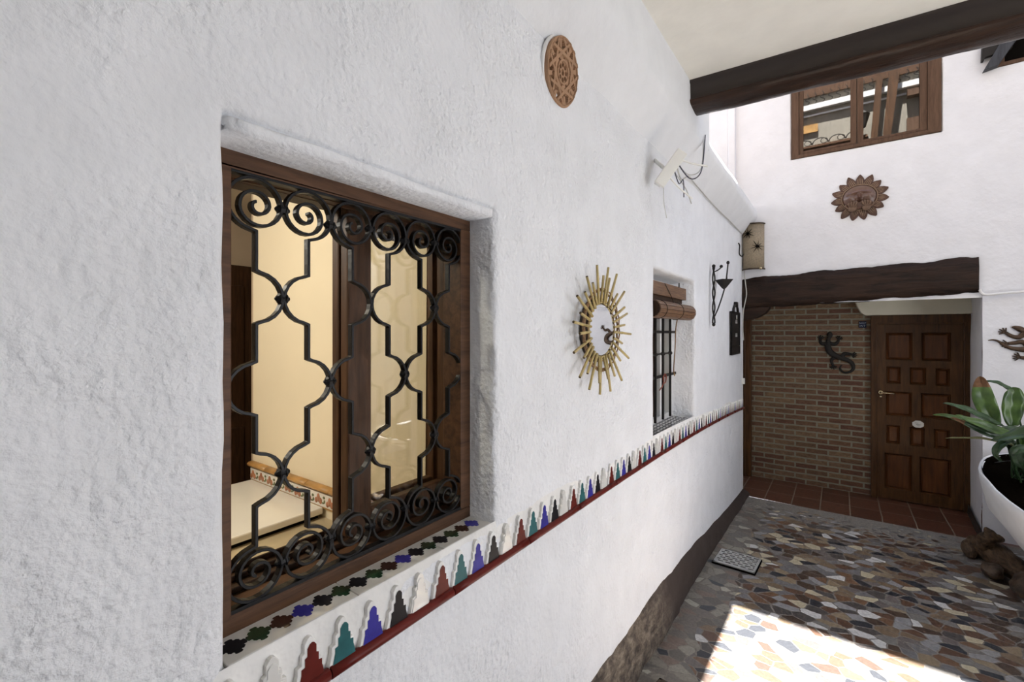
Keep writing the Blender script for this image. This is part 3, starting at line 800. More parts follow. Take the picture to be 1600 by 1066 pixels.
for r in (.044, .034, .024, .014):
    m.lathe((cx, 2.56, cz), [(r, 0), (r, .75)], 'y', 20); 
m.lathe((cx, 2.556, cz), [(.001, 0), (.047, .002)], 'y', 20); m.lathe((cx, 3.308, cz), [(.001, 0), (.047, 0)], 'y', 20)
m.build('roll_core', 'frame_dark', roll)
m = M()
for y in (2.66, 3.0):
    pts = [(cx + .0545 * math.cos(a), y, cz + .0545 * math.sin(a)) for a in [2 * PI * i / 24 for i in range(25)]]; m.tube(pts, .0018, 5)
m.tube([(-.866, 2.80, 2.0), (-.866, 2.93, 1.93), (-.87, 3.0, 1.89)], .002, 5); m.tube([(-.866, 3.10, 2.03), (-.866, 3.10, 2.0)], .004, 5)
m.build('pull_cord', 'iron_matt', roll)
m = M(); m.tube(smooth_path([(-.90, 3.24, 1.87), (-.92, 3.22, 1.74), (-.93, 3.235, 1.6), (-.935, 3.22, 1.45), (-.935, 3.24, 1.40)], 5), .004, 6)
m.build('side_cord', 'cane', bl)

# ------------------------------------------------------------------ sunburst mirror
mc = Vector((-.795, 1.748, 1.712))
sm = empty('sunburst_mirror', (WX, 1.748, 1.712), 'round wall mirror in a sunburst frame of golden bamboo sticks', 'mirror')
m = M(); m.lathe((-.8055, mc.y, mc.z), [(.001, 0.004), (.105, .004), (.108, .0), (.108, -.006)], 'x', 40, smooth=False); mg = m.build('mirror_glass', 'mirror', sm); mg.rotation_euler = (0, 0, math.radians(-3.5))
m = M(); m.lathe((-.83, mc.y, mc.z), [(.09, -.003), (.134, -.003), (.134, .012), (.112, .014), (.108, .010)], 'x', 40); m.build('backing_ring', 'backing', sm)
def ringpts(r, x, wob=0, n=40):
    return [(x + wob * math.sin(a * 16), mc.y + r * math.cos(a), mc.z + r * math.sin(a)) for a in [2 * PI * i / n for i in range(n + 1)]]
for r, x, rr, w_ in ((.1145, -.803, .005, 0), (.128, -.800, .003, .001), (.166, -.802, .0042, .002), (.171, -.795, .003, -.002), (.161, -.798, .003, .002)):
    m = M(); m.tube(ringpts(r, x, w_, 96), rr, 6, cap=False); m.build('cane_ring', 'cane' if r != .1145 else 'bamboo', sm)
rnd = random.Random(11)
NS = 32
for k in range(NS):
    a = 2 * PI * (k + .5) / NS + rnd.uniform(-.025, .025)
    L = (.272 if k % 2 else .215) + rnd.uniform(-.012, .012)
    ri = .109 if k % 2 else .115
    c, s_ = math.cos(a), math.sin(a); t_ = rnd.uniform(-.03, .03)
    d = Vector((rnd.uniform(-.012, .012), c, s_)); p0 = Vector((-.797, mc.y + c * ri, mc.z + s_ * ri)); p1 = p0 + Vector((d.x, math.cos(a + t_), math.sin(a + t_))) * (L - ri)
    p1.x = -.790 + rnd.uniform(-.006, .010)
    m = M(); m.tube([p0, p0.lerp(p1, .5), p1], [.0058, .0056, .0052], 8, 0, True, capmat=1)
    nd = p0.lerp(p1, rnd.uniform(.3, .6)); dd = (p1 - p0).normalized() * .002
    m.tube([nd - dd, nd + dd], .0063, 8)
    m.build('bamboo_stick', ['bamboo', 'bamboo_end'], sm)

# ------------------------------------------------------------------ terracotta pierced disc
def disc():
    cy, cz, R, T_ = 1.452, 2.648, .117, .13
    N = 150; vs = []; idx = {}; fs = []
    def band(p, a, off, w):   # distance to an infinite line at angle a
        return abs(p[0] * math.cos(a) + p[1] * math.sin(a) - off) < w
    holes = [(0, 0, .085)] + [(.22 * math.cos(2 * PI * k / 8 + .2), .22 * math.sin(2 * PI * k / 8 + .2), .068) for k in range(8)] \
        + [(.40 * math.cos(2 * PI * k / 8), .40 * math.sin(2 * PI * k / 8), .045) for k in range(8)] + [(.64 * math.cos(2 * PI * (k + .5) / 8), .64 * math.sin(2 * PI * (k + .5) / 8), .038) for k in range(8)]
    def height(u, v):
        r = math.hypot(u, v); h = .010
        if r > .93: h += .004
        star = False
        for q in range(4):
            a = PI * q / 4
            for sgn in (-1, 1):
                dd = abs(u * math.cos(a) + v * math.sin(a) - sgn * .50)
                if dd < .055 and r < .94: star = True
        if star: h += .005
        if .31 < r < .37: h += .004
        # sunk triangles between the star and the rim
        a = math.atan2(v, u); k = round(a / (PI / 4)); da = a - k * PI / 4
        if .66 < r < .86 and abs(da) < .30 and not star: h -= .010
        for hx, hy, hr in holes:
            if math.hypot(u - hx, v - hy) < hr: h = .002
        return h
    nr, na = 64, 160
    for i in range(nr + 1):
        for k in range(na):
            r = i / nr; a = 2 * PI * k / na; rr = r * (1 + .012 * math.sin(a * 5 + 1) * (i == nr))
            u, v = rr * math.cos(a), rr * math.sin(a)
            h = height(u, v) if i < nr else .010
            vs.append((WX + .008 + h + v * R * T_, cy + u * R * .93, cz + v * R))
    for k in range(na): vs.append((WX - .004, cy + .93 * R * math.cos(2 * PI * k / na), cz + R * math.sin(2 * PI * k / na)))
    for i in range(nr + 1):
        for k in range(na):
            fs.append((i * na + k, i * na + (k + 1) % na, (i + 1) * na + (k + 1) % na, (i + 1) * na + k))
    m = M(); m.add(vs, fs)
    o = m.build('pierced_disc', 'clay', label='round terracotta disc pierced with holes and an interlaced star, high on the wall', category='wall ornament')
    m = M(); m.tube([(WX + .002 + R * T_ * math.sin(a), cy + (R * .93 + .004) * math.cos(a), cz + (R + .004) * math.sin(a)) for a in [2 * PI * i / 60 for i in range(61)]], .008, 6, cap=False)
    m.build('plaster_rim', 'plaster_hand', o)
disc()

# ------------------------------------------------------------------ junction box with wires under the cornice
jb = empty('junction_box', (-.80, 2.5, 2.6), 'white plastic junction box with loose wires hanging under the cornice', 'junction box')
ax = Vector((.100, .06, .165)).normalized(); wd = Vector((.55, .45, -.70)); wd = (wd - ax * wd.dot(ax)).normalized(); dp = ax.cross(wd)
if dp.y > 0: dp = -dp
c0 = Vector((-.787, 2.36, 2.488))
def obox(m, c, A, B, D, la, lb, ld, mat=0):
    vs = [c + A * (la * i) + B * (lb * j) + D * (ld * k) for i in (0, 1) for j in (0, 1) for k in (0, 1)]
    m.add(vs, [(0, 1, 3, 2), (4, 6, 7, 5), (0, 4, 5, 1), (2, 3, 7, 6), (0, 2, 6, 4), (1, 5, 7, 3)], mat)
m = M(); obox(m, c0, ax, wd, dp, .205, .058, .020); m.build('box_cover', 'white_plastic', jb, bevel=.003)
m = M(); obox(m, c0 + ax * .012 + wd * .01 - dp * .05, ax, wd, dp, .150, .036, .05); m.build('box_body', 'white_paint', jb, bevel=.002)
m = M(); m.tube([c0 + ax * .10 - dp * .03 , Vector((WX, 2.52, 2.66))], .010, 8); m.build('bracket_arm', 'white_paint', jb)
def wire(pts, r, mat, nm='wire'):
    m = M(); m.tube(smooth_path(pts, 6), r, 6); m.build(nm, mat, jb)
wire([(-.70, 2.44, 2.62), (-.66, 2.58, 2.625), (-.60, 2.70, 2.63)], .0055, 'white_plastic', 'cable_arm')
wire([(-.735, 2.42, 2.53), (-.70, 2.50, 2.48), (-.655, 2.60, 2.435)], .0045, 'white_plastic', 'cable_arm')
wire([(-.70, 2.44, 2.61), (-.68, 2.62, 2.56), (-.66, 2.75, 2.60), (-.67, 2.90, 2.72), (-.69, 3.05, 2.95)], .0035, 'cable_dark')
wire([(-.70, 2.44, 2.60), (-.69, 2.66, 2.59), (-.67, 2.86, 2.68), (-.70, 3.05, 2.93)], .003, 'cable')
wire([(-.70, 2.46, 2.59), (-.72, 2.62, 2.56), (-.75, 2.9, 2.66), (-.815, 3.3, 2.735), (-.822, 4.0, 2.725), (-.822, 4.6, 2.73), (-.822, 5.2, 2.725)], .004, 'cable')
wire([(-.71, 2.43, 2.58), (-.70, 2.50, 2.50), (-.69, 2.55, 2.53), (-.70, 2.60, 2.45)], .003, 'cable_dark')
wire([(-.72, 2.42, 2.57), (-.70, 2.56, 2.52), (-.70, 2.66, 2.50), (-.69, 2.72, 2.44)], .003, 'cable')
wire([(-.75, 2.40, 2.49), (-.76, 2.44, 2.40), (-.77, 2.52, 2.33)], .002, 'cable')

# ------------------------------------------------------------------ iron candle sconce
cs = empty('candle_sconce', (WX, 3.85, 1.78), 'black wrought iron candle sconce with a conical cup on the left wall', 'sconce')
m = M()
for ph in (0, PI):
    pts = [(-.806 + .008 * math.cos(t * .55 + ph), 3.84 + .010 * math.sin(t * .55 + ph), 1.775 + .44 * t / 22) for t in range(23)]
    m.tube(pts, .006, 7)
m.ell((-.806, 3.84, 2.225), (.014, .014, .014)); m.ell((-.806, 3.84, 1.765), (.013, .013, .016))
m.build('twisted_stem', 'iron_matt', cs)
m = M(); m.tube(smooth_path([(-.80, 3.84, 2.18), (-.785, 3.90, 2.20), (-.775, 3.96, 2.225)], 5), .005, 7); m.ell((-.775, 3.965, 2.235), (.013, .013, .013)); m.build('short_prong', 'iron_matt', cs)
m = M(); m.tube(smooth_path([(-.80, 3.845, 1.83), (-.79, 3.93, 1.90), (-.765, 4.0, 2.03), (-.755, 4.05, 2.13), (-.75, 4.10, 2.27)], 6), .0055, 7); m.ell((-.75, 4.10, 2.28), (.013, .013, .015)); m.build('long_prong', 'iron_matt', cs)
m = M(); m.lathe((-.765, 4.02, 2.05), [(.001, 0), (.02, .018), (.068, .080), (.070, .083), (.064, .082), (.02, .03)], 'z', 4, smooth=False); m.build('conical_cup', 'iron_matt', cs)
m = M(); m.tube([(-.75, 4.05 + .012 * math.cos(a), 2.15 + .014 * math.sin(a)) for a in [2 * PI * i / 14 for i in range(15)]], .003, 5); m.build('candle_ring', 'iron_matt', cs)

# ------------------------------------------------------------------ black metal plaque with ring
bp = empty('hanging_plaque', (WX, 4.9, 1.5), 'narrow black metal plaque hanging from a ring near the far end of the left wall', 'wall ornament')
m = M(); m.box(WX + .003, WX + .018, 4.62, 5.06, 1.49, 1.90); m.build('plate', 'iron_matt', bp, bevel=.003)
m = M()
for a, b in ((1.49, 1.50), (1.565, 1.575), (1.89, 1.90)): m.box(WX + .018, WX + .024, 4.62, 5.06, a, b)
for a, b in ((4.62, 4.645), (5.035, 5.06)): m.box(WX + .018, WX + .024, a, b, 1.49, 1.90)
m.build('raised_border', 'iron', bp, bevel=.002)
m = M(); m.tube([(WX + .012, 4.885 + .115 * math.cos(a), 1.895 + .075 * math.sin(a)) for a in [PI * i / 16 for i in range(17)]], .011, 8); m.build('ring', 'iron_matt', bp)
m = M(); m.box(WX, WX + .03, 4.85, 4.92, 1.95, 2.0); m.build('hook_block', 'iron_matt', bp, bevel=.006)
m = M()
for z in (1.79, 1.66):
    for i in range(3): m.box(WX + .018, WX + .0205, 4.83 + .035 * i, 4.855 + .035 * i, z, z + .012); m.box(WX + .018, WX + .0205, 4.84 + .035 * i, 4.848 + .035 * i, z + .012, z + .035)
m.tube([(WX + .022, 4.875, 1.87), (WX + .022, 4.875, 1.83)], .006, 6); m.build('emblem', 'steel', bp)
m = M(); m.tube(smooth_path([(WX + .002, 5.08, 2.61), (WX + .014, 5.085, 2.58), (WX + .012, 5.08, 2.50), (WX + .03, 5.11, 2.475), (WX + .04, 5.15, 2.50)], 5), .006, 6)
m.build('wall_hook', 'iron_matt', label='thin bent wire hook on the left wall just before the star lamp', category='hook')

# ------------------------------------------------------------------ star lamp in the corner
sl = empty('corner_wall_lamp', (-.73, BY, 2.35), 'tan half-cylinder wall lamp with dark star cut-outs in the corner over the lintel', 'lamp')
m = M(); vs = []; K = 16
cxl = -.73
for j, z in enumerate((2.365, 2.82)):
    for i in range(K + 1):
        a = PI * i / K; vs.append((cxl - .10 * math.cos(a), BY - .003 - .085 * math.sin(a), z))
m.add(vs, [(i, i + 1, K + 2 + i, K + 1 + i) for i in range(K)], 0, True)
shade = o = m.build('lamp_shade', 'rattan', sl); md = o.modifiers.new('t', 'SOLIDIFY'); md.thickness = .004
for z in (2.825, 2.358):
    m = M(); m.tube([(cxl - .104 * math.cos(PI * i / K), BY - .003 - .088 * math.sin(PI * i / K), z) for i in range(K + 1)], .007, 6); m.build('hoop', 'stone_brown', sl)
def lamp_star(ac, zc, R, n, rot):
    m = M()
    for k in range(n):
        a = rot + 2 * PI * k / n; L = R * (.75 + .35 * ((k * 7) % 3) / 2)
        pts = []
        for i in range(4):
            q = i / 3; u = math.cos(a) * L * q; w_ = math.sin(a) * L * q
            an = ac + u / .092; pts.append((cxl - .104 * math.cos(an), BY - .003 - .090 * math.sin(an), zc + w_))
        m.tube(pts, [.006, .004, .0025, .001], 5)
    m.build('star', 'black_void', shade)
lamp_star(1.15, 2.725, .062, 9, .2); lamp_star(2.05, 2.585, .065, 9, .7)
m = M(); m.ell((cxl + .075, BY - .075, 2.36), (.014, .014, .014)); m.build('finial', 'brass', sl)
m = M(); m.tube(smooth_path([(-.815, BY - .025, 2.35), (-.80, BY - .04, 2.22), (-.79, BY - .045, 2.10), (-.805, BY - .05, 2.0), (-.82, BY - .04, 1.92), (-.828, BY - .03, 1.75), (-.82, BY - .03, 1.62)], 5), .005, 6)
m.build('lamp_cable', 'cable', label='pale cable running down from the star lamp across the lintel end', category='cable')
m = M(); m.box(-.838, -.812, BY - .028, BY + .01, 1.16, 1.22); m.build('wall_switch', 'white_plastic', label='small white switch at the far edge of the left wall', category='switch', bevel=.002)

# ------------------------------------------------------------------ clay sun face
def sun():
    cx, cz = .148, 2.955; y0 = BY
    su = empty('clay_sun_face', (cx, y0, cz), 'brown clay sun face with pointed rays and hands at its mouth on the back wall', 'wall ornament')
    tilt = -.08; RX, RZ = .212, .212
    FX, FZ = .138, .122
    for k in range(15):
        a = PI / 2 + tilt + 2 * PI * (k) / 15 + .05
        c, s_ = math.cos(a), math.sin(a)
        er = 1.0
        tipR = .214 + .008 * math.sin(k * 2.3)
        inner = .8
        m = M(); t_ = Vector((-s_, 0, c)); d = Vector((c, 0, s_))
        rin = 1 / math.sqrt((c / FX) ** 2 + (s_ / FZ) ** 2) * .93
        L = tipR - rin; vs = []; 
        W = [(-.0, .036), (.25, .036), (.5, .034), (.72, .026), (.88, .015), (.97, .008), (1.0, .002)]
        across = [-1, -.72, -.5, -.25, 0, .25, .5, .72, 1]
        hg = [.0, .018, .007, .018, .008, .018, .007, .018, .0]
        for q, w_ in W:
            for u, h in zip(across, hg):
                p = Vector((cx, y0, cz)) + d * (rin + L * q) + t_ * (w_ * u)
                p.y -= h * (1 - .45 * q) + (.002 if h else 0); vs.append(p)
        n = len(across)
        m.add(vs, [(i * n + j, (i + 1) * n + j, (i + 1) * n + j + 1, i * n + j + 1) for i in range(len(W) - 1) for j in range(n - 1)], 0, True)
        ry = m.build('ray', 'clay_brown', su)
        m = M()
        for u in (-.72, -.25, .25, .72):
            q0 = Vector((cx, y0 - .018, cz)) + d * (rin + .004) + t_ * (.030 * u); q1 = Vector((cx, y0 - .013, cz)) + d * (rin + L * (.72 - .22 * abs(u))) + t_ * (.022 * u)
            m.tube([q0, q0.lerp(q1, .5), q1], [.0030, .0026, .0014], 5)
        m.build('ridge', 'clay_light', ry)
    # face relief
    m = M(); nr, na = 60, 96; vs = []
    g = lambda u, v, a, b, su_, sv: math.exp(-((u - a) / su_) ** 2 - ((v - b) / sv) ** 2)
    def H(u, v):
        r = math.hypot(u, v)
        h = .016 + .028 * math.sqrt(max(0, 1 - (r * .98) ** 2))
        if r > .93: h = .022
        elif r > .88: h = .014
        if r < .9:
            h += .022 * g(u, v, -.52, -.02, .24, .26) + .022 * g(u, v, .50, .02, .24, .26)         # cheeks
            h += .030 * g(u, v, .0, .05, .085, .20) + .020 * g(u, v, 0, -.06, .16, .09)       # nose
            br = .012 * math.exp(-((v - (.40 - .35 * abs(u) ** 1.6)) / .07) ** 2) * (abs(u) < .72)
            h += br
            for s_ in (-.30, .30):
                h -= .014 * g(u, v, s_, .20, .16, .055); h += .009 * g(u, v, s_, .20, .09, .03)
            h -= .020 * g(u, v, 0, -.30, .11, .06)
            h += .008 * g(u, v, 0, -.20, .16, .04)
        return h
    for i in range(nr + 1):
        for k in range(na):
            r = i / nr; a = 2 * PI * k / na; u, v = r * math.cos(a), r * math.sin(a)
            ur, vr = u, v
            vs.append((cx + ur * FX, y0 - (H(u, v) if i < nr else .0), cz + vr * FZ))
    fs = [(i * na + k, (i + 1) * na + k, (i + 1) * na + (k + 1) % na, i * na + (k + 1) % na) for i in range(nr) for k in range(na)]
    m.add(vs, fs, 0, True); face = m.build('face', 'clay_face', su)
    m = M(); m.tube([(cx + FX * .965 * math.cos(a), y0 - .023, cz + FZ * .965 * math.sin(a)) for a in [2 * PI * i / 60 for i in range(61)]], .0028, 6, cap=False); m.build('rim_ring', 'clay_light', face)
    for sgn in (-1, 1):
        m = M(); bx = cx + sgn * .052; bz = cz - .098
        m.ell((bx, y0 - .040, bz), (.036, .018, .034))
        for q in range(4):
            fx = bx - sgn * .028 + sgn * q * .0185 ; top = bz + .062 - abs(q - 1.2) * .008
            m.tube(smooth_path([(fx * .5 + bx * .5, y0 - .050, bz + .008), (fx, y0 - .060, bz + .035), (fx - sgn * .006, y0 - .060, top)], 4), [.0085] * 8 + [.006], 7)
        m.tube(smooth_path([(bx + sgn * .03, y0 - .04, bz), (bx + sgn * .048, y0 - .045, bz + .018), (bx + sgn * .05, y0 - .045, bz + .038)], 4), [.0085] * 8 + [.006], 7)
        m.build('hand', 'clay_edge', face)
sun()

# ------------------------------------------------------------------ upper window over the beam
w3 = empty('window_3', (.158, BY + .02, 3.43), kind='structure')
ya, yb_ = BY + .005, BY + .06
m = M(); m.box(-.392, -.335, ya - .012, yb_, 3.432, 4.5); m.box(.625, .71, ya - .012, yb_, 3.432, 4.5); m.box(-.335, .625, ya - .012, yb_, 3.432, 3.466); m.box(-.335, .625, ya - .012, yb_, 4.44, 4.5)
m.build('window_frame', 'upper_wood', w3, bevel=.004)
for a, b, wl, wr in ((-.332, .128, .036, .042), (.132, .622, .042, .048)):
    m = M(); z0, z1 = 3.470, 4.436
    m.box(a, a + wl, ya + .004, yb_ - .01, z0, z1); m.box(b - wr, b, ya + .004, yb_ - .01, z0, z1); m.box(a + wl, b - wr, ya + .004, yb_ - .01, z0, z0 + .026); m.box(a + wl, b - wr, ya + .004, yb_ - .01, z1 - .04, z1)
    s_ = m.build('sash', 'upper_wood', w3, bevel=.004)
    m = M(); m.box(a + wl - .003, b - wr + .003, ya + .024, ya + .028, z0 + .024, z1 - .035); m.build('pane', 'glass_reflective', s_)
m = M(); vs = []; n_ = 80
for i in range(n_ + 1):
    x = -.45 + 1.2 * i / n_
    for z in (3.36, 4.5): vs.append((x, BY + .16 + .012 * math.sin(x * 55), z))
m.add(vs, [(2 * i, 2 * i + 2, 2 * i + 3, 2 * i + 1) for i in range(n_)], 0, True)
m.build('sheer_curtain', 'curtain', label='thin brownish curtain hanging behind the upper window panes', category='curtain')

# opening with a diagonal brace, upper right
w4 = empty('window_4', (1.5, BY + .05, 3.87), kind='structure')
m = M(); m.box(1.03, 1.09, BY + .02, BY + .10, 3.87, 4.6); m.box(1.93, 2.0, BY + .02, BY + .10, 3.87, 4.6); m.box(1.03, 2.0, BY + .0, BY + .10, 3.87, 3.90); m.box(1.03, 2.0, BY + .02, BY + .10, 4.54, 4.6)
m.build('window_frame', 'upper_wood', w4, bevel=.004)
m = M(); m.box(1.09, 1.93, BY + .07, BY + .09, 3.90, 4.54); m.build('opening_shade', 'black_void', w4)  # black sheet stands in for the shade inside the opening
m = M(); m.prism([(.955, 3.845), (1.04, 3.862), (1.30, 4.30), (1.18, 4.30)], lambda u, v, d: (u, d, v), BY - .06, BY + .002); m.build('diagonal_brace', 'plank_grey', label='grey diagonal timber brace crossing the upper right opening', category='brace', bevel=.003)
m = M(); m.prism([(.945, 3.93), (.96, 3.93), (.965, 3.955), (1.12, 3.98), (1.14, 4.12), (.95, 4.07)], lambda u, v, d: (u, d, v), BY - .045, BY - .005); m.build('shutter_hinge', 'iron_matt', label='dark iron hinge plate behind the diagonal brace', category='hinge', bevel=.003)

# ------------------------------------------------------------------ upper storey facing the window (seen mirrored in its panes)
FY = 2.95
m = M(); m.box(-.69, .30, FY + .01, FY + .10, 4.02, 4.30); m.box(-.69, .30, FY + .01, FY + .13, 4.30, 4.33); m.build('timber_parapet', 'frame_wood', label='dark timber parapet on the upper storey mirrored in the high window', category='parapet')
rl = empty('scroll_railing', (-.2, FY + .1, 4.33), 'low black iron scroll rail on the timber parapet mirrored in the high window', 'railing')
for k in range(5):
    m = M(); c0x = -.6 + .19 * k
    m.tube([(c0x + .09 * math.cos(a), FY + .12, 4.34 + .075 * math.sin(a)) for a in [PI * i / 12 for i in range(13)]], .007, 6)
    m.tube([(c0x + .045 + .04 * math.cos(a), FY + .12, 4.37 + .035 * math.sin(a)) for a in [2 * PI * i / 12 for i in range(13)]], .005, 6)
    m.build('scroll', 'iron_matt', rl)
m = M(); m.box(-.69, 3.1, FY + .01, FY + .07, 4.86, 4.93); m.box(-.69, 3.1, FY + .01, FY + .03, 4.78, 4.80); m.build('trim_5', 'white_paint', kind='structure')
m = M(); m.box(-.69, 3.1, FY + .01, FY + .04, 5.05, 5.4)
m.build('trim_6', 'frame_wood', kind='structure')
bl2 = empty('balustrade', (.4, FY + .08, 4.93), 'ornate iron balustrade on the upper storey mirrored in the high window', 'balustrade')
for k in range(24):
    m = M(); x = -.65 + .09 * k
    m.tube(smooth_path([(x, FY + .06, 4.93), (x + .03, FY + .06, 4.97), (x - .02, FY + .06, 5.01), (x + .02, FY + .06, 5.05), (x, FY + .06, 5.09)], 4), .006, 5); m.build('baluster', 'iron_matt', bl2)
m = M(); m.prism([(.33, 4.25), (.40, 4.25), (.47, 5.2), (.40, 5.2)], lambda u, v, d: (u, d, v), FY + .10, FY + .16); m.prism([(.45, 4.2), (.53, 4.2), (.64, 5.2), (.53, 5.2)], lambda u, v, d: (u, d, v), FY + .12, FY + .18)
m.build('slanting_posts', 'frame_wood_v', label='pair of slanting dark poles on the upper storey mirrored in the high window', category='poles')  # two diagonal posts, met only as a reflection in the panes
lt = empty('wall_lantern', (.25, FY + .1, 4.45), 'black iron lantern on the upper storey mirrored in the high window', 'lantern')
m = M(); m.lathe((.25, FY + .15, 4.42), [(.03, 0), (.035, .02), (.075, .17), (.08, .175), (.02, .22), (.001, .24)], 'z', 6, smooth=False); m.build('lantern_body', 'iron_matt', lt)
m = M(); m.tube(smooth_path([(.25, FY, 4.45), (.25, FY + .08, 4.36), (.25, FY + .15, 4.42)], 5), .008, 6); m.build('lantern_arm', 'iron_matt', lt)
m = M(); m.box(-.50, -.25, FY + .01, FY + .03, 4.55, 4.66); m.build('straw_plaque', 'trim_ochre', label='ochre rectangular plaque on the upper storey mirrored in the high window', category='plaque')
m = M(); m.box(.70, 1.4, FY + .01, FY + .08, 4.15, 4.45); m.box(.70, 1.4, FY + .01, FY + .12, 4.72, 4.80); m.build('timber_shelf_panel', 'upper_wood', label='brown timber panel and shelf on the upper storey mirrored in the high window', category='panel')

# ------------------------------------------------------------------ door in the porch
dr = empty('door_1', (.63, 6.0, 0), kind='structure')
m = M()
m.box(.262, .312, 5.985, 6.05, 0, 1.876); m.box(.95, 1.002, 5.985, 6.05, 0, 1.876); m.box(.312, .95, 5.985, 6.05, 1.785, 1.876); m.box(.30, .312, 5.975, 6.05, 0, 1.80); m.box(.95, .962, 5.975, 6.05, 0, 1.80); m.box(.30, .962, 5.975, 6.05, 1.785, 1.80)
m.build('door_frame', 'door_wood', dr, bevel=.004)
m = M(); m.box(.312, .95, 6.018, 6.05, .008, 1.785); leaf = m.build('door_leaf', 'door_wood', dr)
pans = [(.382, .588, 1.425, 1.70), (.655, .867, 1.425, 1.70), (.388, .498, 1.185, 1.355), (.567, .688, 1.185, 1.355), (.757, .857, 1.185, 1.355), (.382, .585, .86, 1.105), (.650, .865, .86, 1.105),
        (.385, .492, .575, .762), (.567, .678, .575, .762), (.745, .857, .575, .762), (.372, .585, .115, .475), (.640, .868, .115, .475)]
# stiles and rails standing proud round the sunk panels
def grid_minus(m, x0, x1, z0, z1, rects, ya, yb, mat=0):
    xs = sorted({x0, x1} | {r[0] for r in rects} | {r[1] for r in rects}); zs = sorted({z0, z1} | {r[2] for r in rects} | {r[3] for r in rects})
    for i in range(len(xs) - 1):
        for j in range(len(zs) - 1):
            cx = (xs[i] + xs[i + 1]) / 2; cz = (zs[j] + zs[j + 1]) / 2
            if any(r[0] < cx < r[1] and r[2] < cz < r[3] for r in rects): continue
            m.add([(xs[i], ya, zs[j]), (xs[i + 1], ya, zs[j]), (xs[i + 1], ya, zs[j + 1]), (xs[i], ya, zs[j + 1])], [(0, 1, 2, 3)], mat)
    for r in rects:
        a, b, c, d = r
        v = [(a, ya, c), (b, ya, c), (b, ya, d), (a, ya, d), (a + .006, yb, c + .006), (b - .006, yb, c + .006), (b - .006, yb, d - .006), (a + .006, yb, d - .006)]
        m.add(v, [(0, 1, 5, 4), (1, 2, 6, 5), (2, 3, 7, 6), (3, 0, 4, 7)], mat)
m = M(); grid_minus(m, .313, .949, .01, 1.784, pans, 6.0, 6.016); m.build('stiles_and_rails', 'door_wood', leaf)
for a, b, c, d in pans:
    m = M(); y0, y1 = 6.016, 6.003; e = .014; f = .026
    for (q0, yq0), (q1, yq1) in (((.002, 6.018), (.006, 6.006)), ((.006, 6.006), (e, 6.016)), ((e, 6.016), (f, y1))):
        v = [(a + q0, yq0, c + q0), (b - q0, yq0, c + q0), (b - q0, yq0, d - q0), (a + q0, yq0, d - q0), (a + q1, yq1, c + q1), (b - q1, yq1, c + q1), (b - q1, yq1, d - q1), (a + q1, yq1, d - q1)]
        m.add(v, [(0, 1, 5, 4), (1, 2, 6, 5), (2, 3, 7, 6), (3, 0, 4, 7)])
    m.add([(a + f, y1, c + f), (b - f, y1, c + f), (b - f, y1, d - f), (a + f, y1, d - f)], [(0, 1, 2, 3)])
    m.build('door_panel', 'door_panel', leaf)
m = M(); m.lathe((.340, 5.985, 1.088), [(.008, -.003), (.012, -.008), (.021, -.003), (.023, .008), (.023, .015)], 'y', 16)
m.tube([(.345, 5.975, 1.088), (.345, 5.952, 1.088)], .007, 8); m.tube([(.345, 5.952, 1.088), (.375, 5.95, 1.088), (.445, 5.952, 1.087)], [.006, .006, .010], 8)
m.lathe((.340, 5.99, 1.045), [(.002, -.002), (.009, -.003), (.010, .008)], 'y', 10); m.build('door_handle', 'brass', leaf, label='pale brass lever handle with a round rose')
pl = M(); poly = []
for k in range(8):
    a = 2 * PI * (k + .5) / 8; poly.append((.628 + .047 * math.cos(a), .795 + .038 * math.sin(a)))
pl.prism(poly, lambda u, v, d: (u, d, v), 5.988, 5.999)
ob = pl.build('door_plaque', 'glaze_white', label='small pale oval ceramic plaque on the middle of the porch door', category='plaque', bevel=.003)
ob.data.materials[0] = MATS['white_paint']
m = M()
for a, b, c in ((.605, .630, .805), (.612, .650, .79), (.62, .64, .778)): m.box(a, b, 5.9868, 5.9885, c, c + .004)
m.build('faint_lettering', 'grout', ob)

# blue sign
sg = empty('blue_tile_sign', (.194, 6.05, 1.785), 'small dark blue tile sign with pale letters beside the door frame', 'sign')
m = M(); m.box(.163, .227, 6.038, 6.052, 1.752, 1.820); m.build('tile', 'sign_blue', sg, bevel=.002)
def text(s, x, z, size, y, parent, mat):
    cu = bpy.data.curves.new('lettering', 'FONT'); cu.body = s; cu.size = size; cu.align_x = 'CENTER'; cu.extrude = .0006; cu.space_character = 1.12
    o = bpy.data.objects.new('lettering', cu); C.objects.link(o); o.parent = parent
    o.location = Vector((x, y, z)) - Vector(parent.location); o.rotation_euler = (PI / 2, 0, 0); cu.materials.append(MATS[mat])
    bpy.context.view_layer.update()
    me = bpy.data.meshes.new_from_object(o.evaluated_get(bpy.context.evaluated_depsgraph_get()))
    q = bpy.data.objects.new('lettering', me); C.objects.link(q); q.parent = parent; q.location = o.location; q.rotation_euler = o.rotation_euler
    bpy.data.objects.remove(o); q.name = 'lettering'; return q
text('NOP', .195, 1.792, .026, 6.0365, sg, 'sign_text'); text('INT', .195, 1.762, .028, 6.0365, sg, 'sign_text')

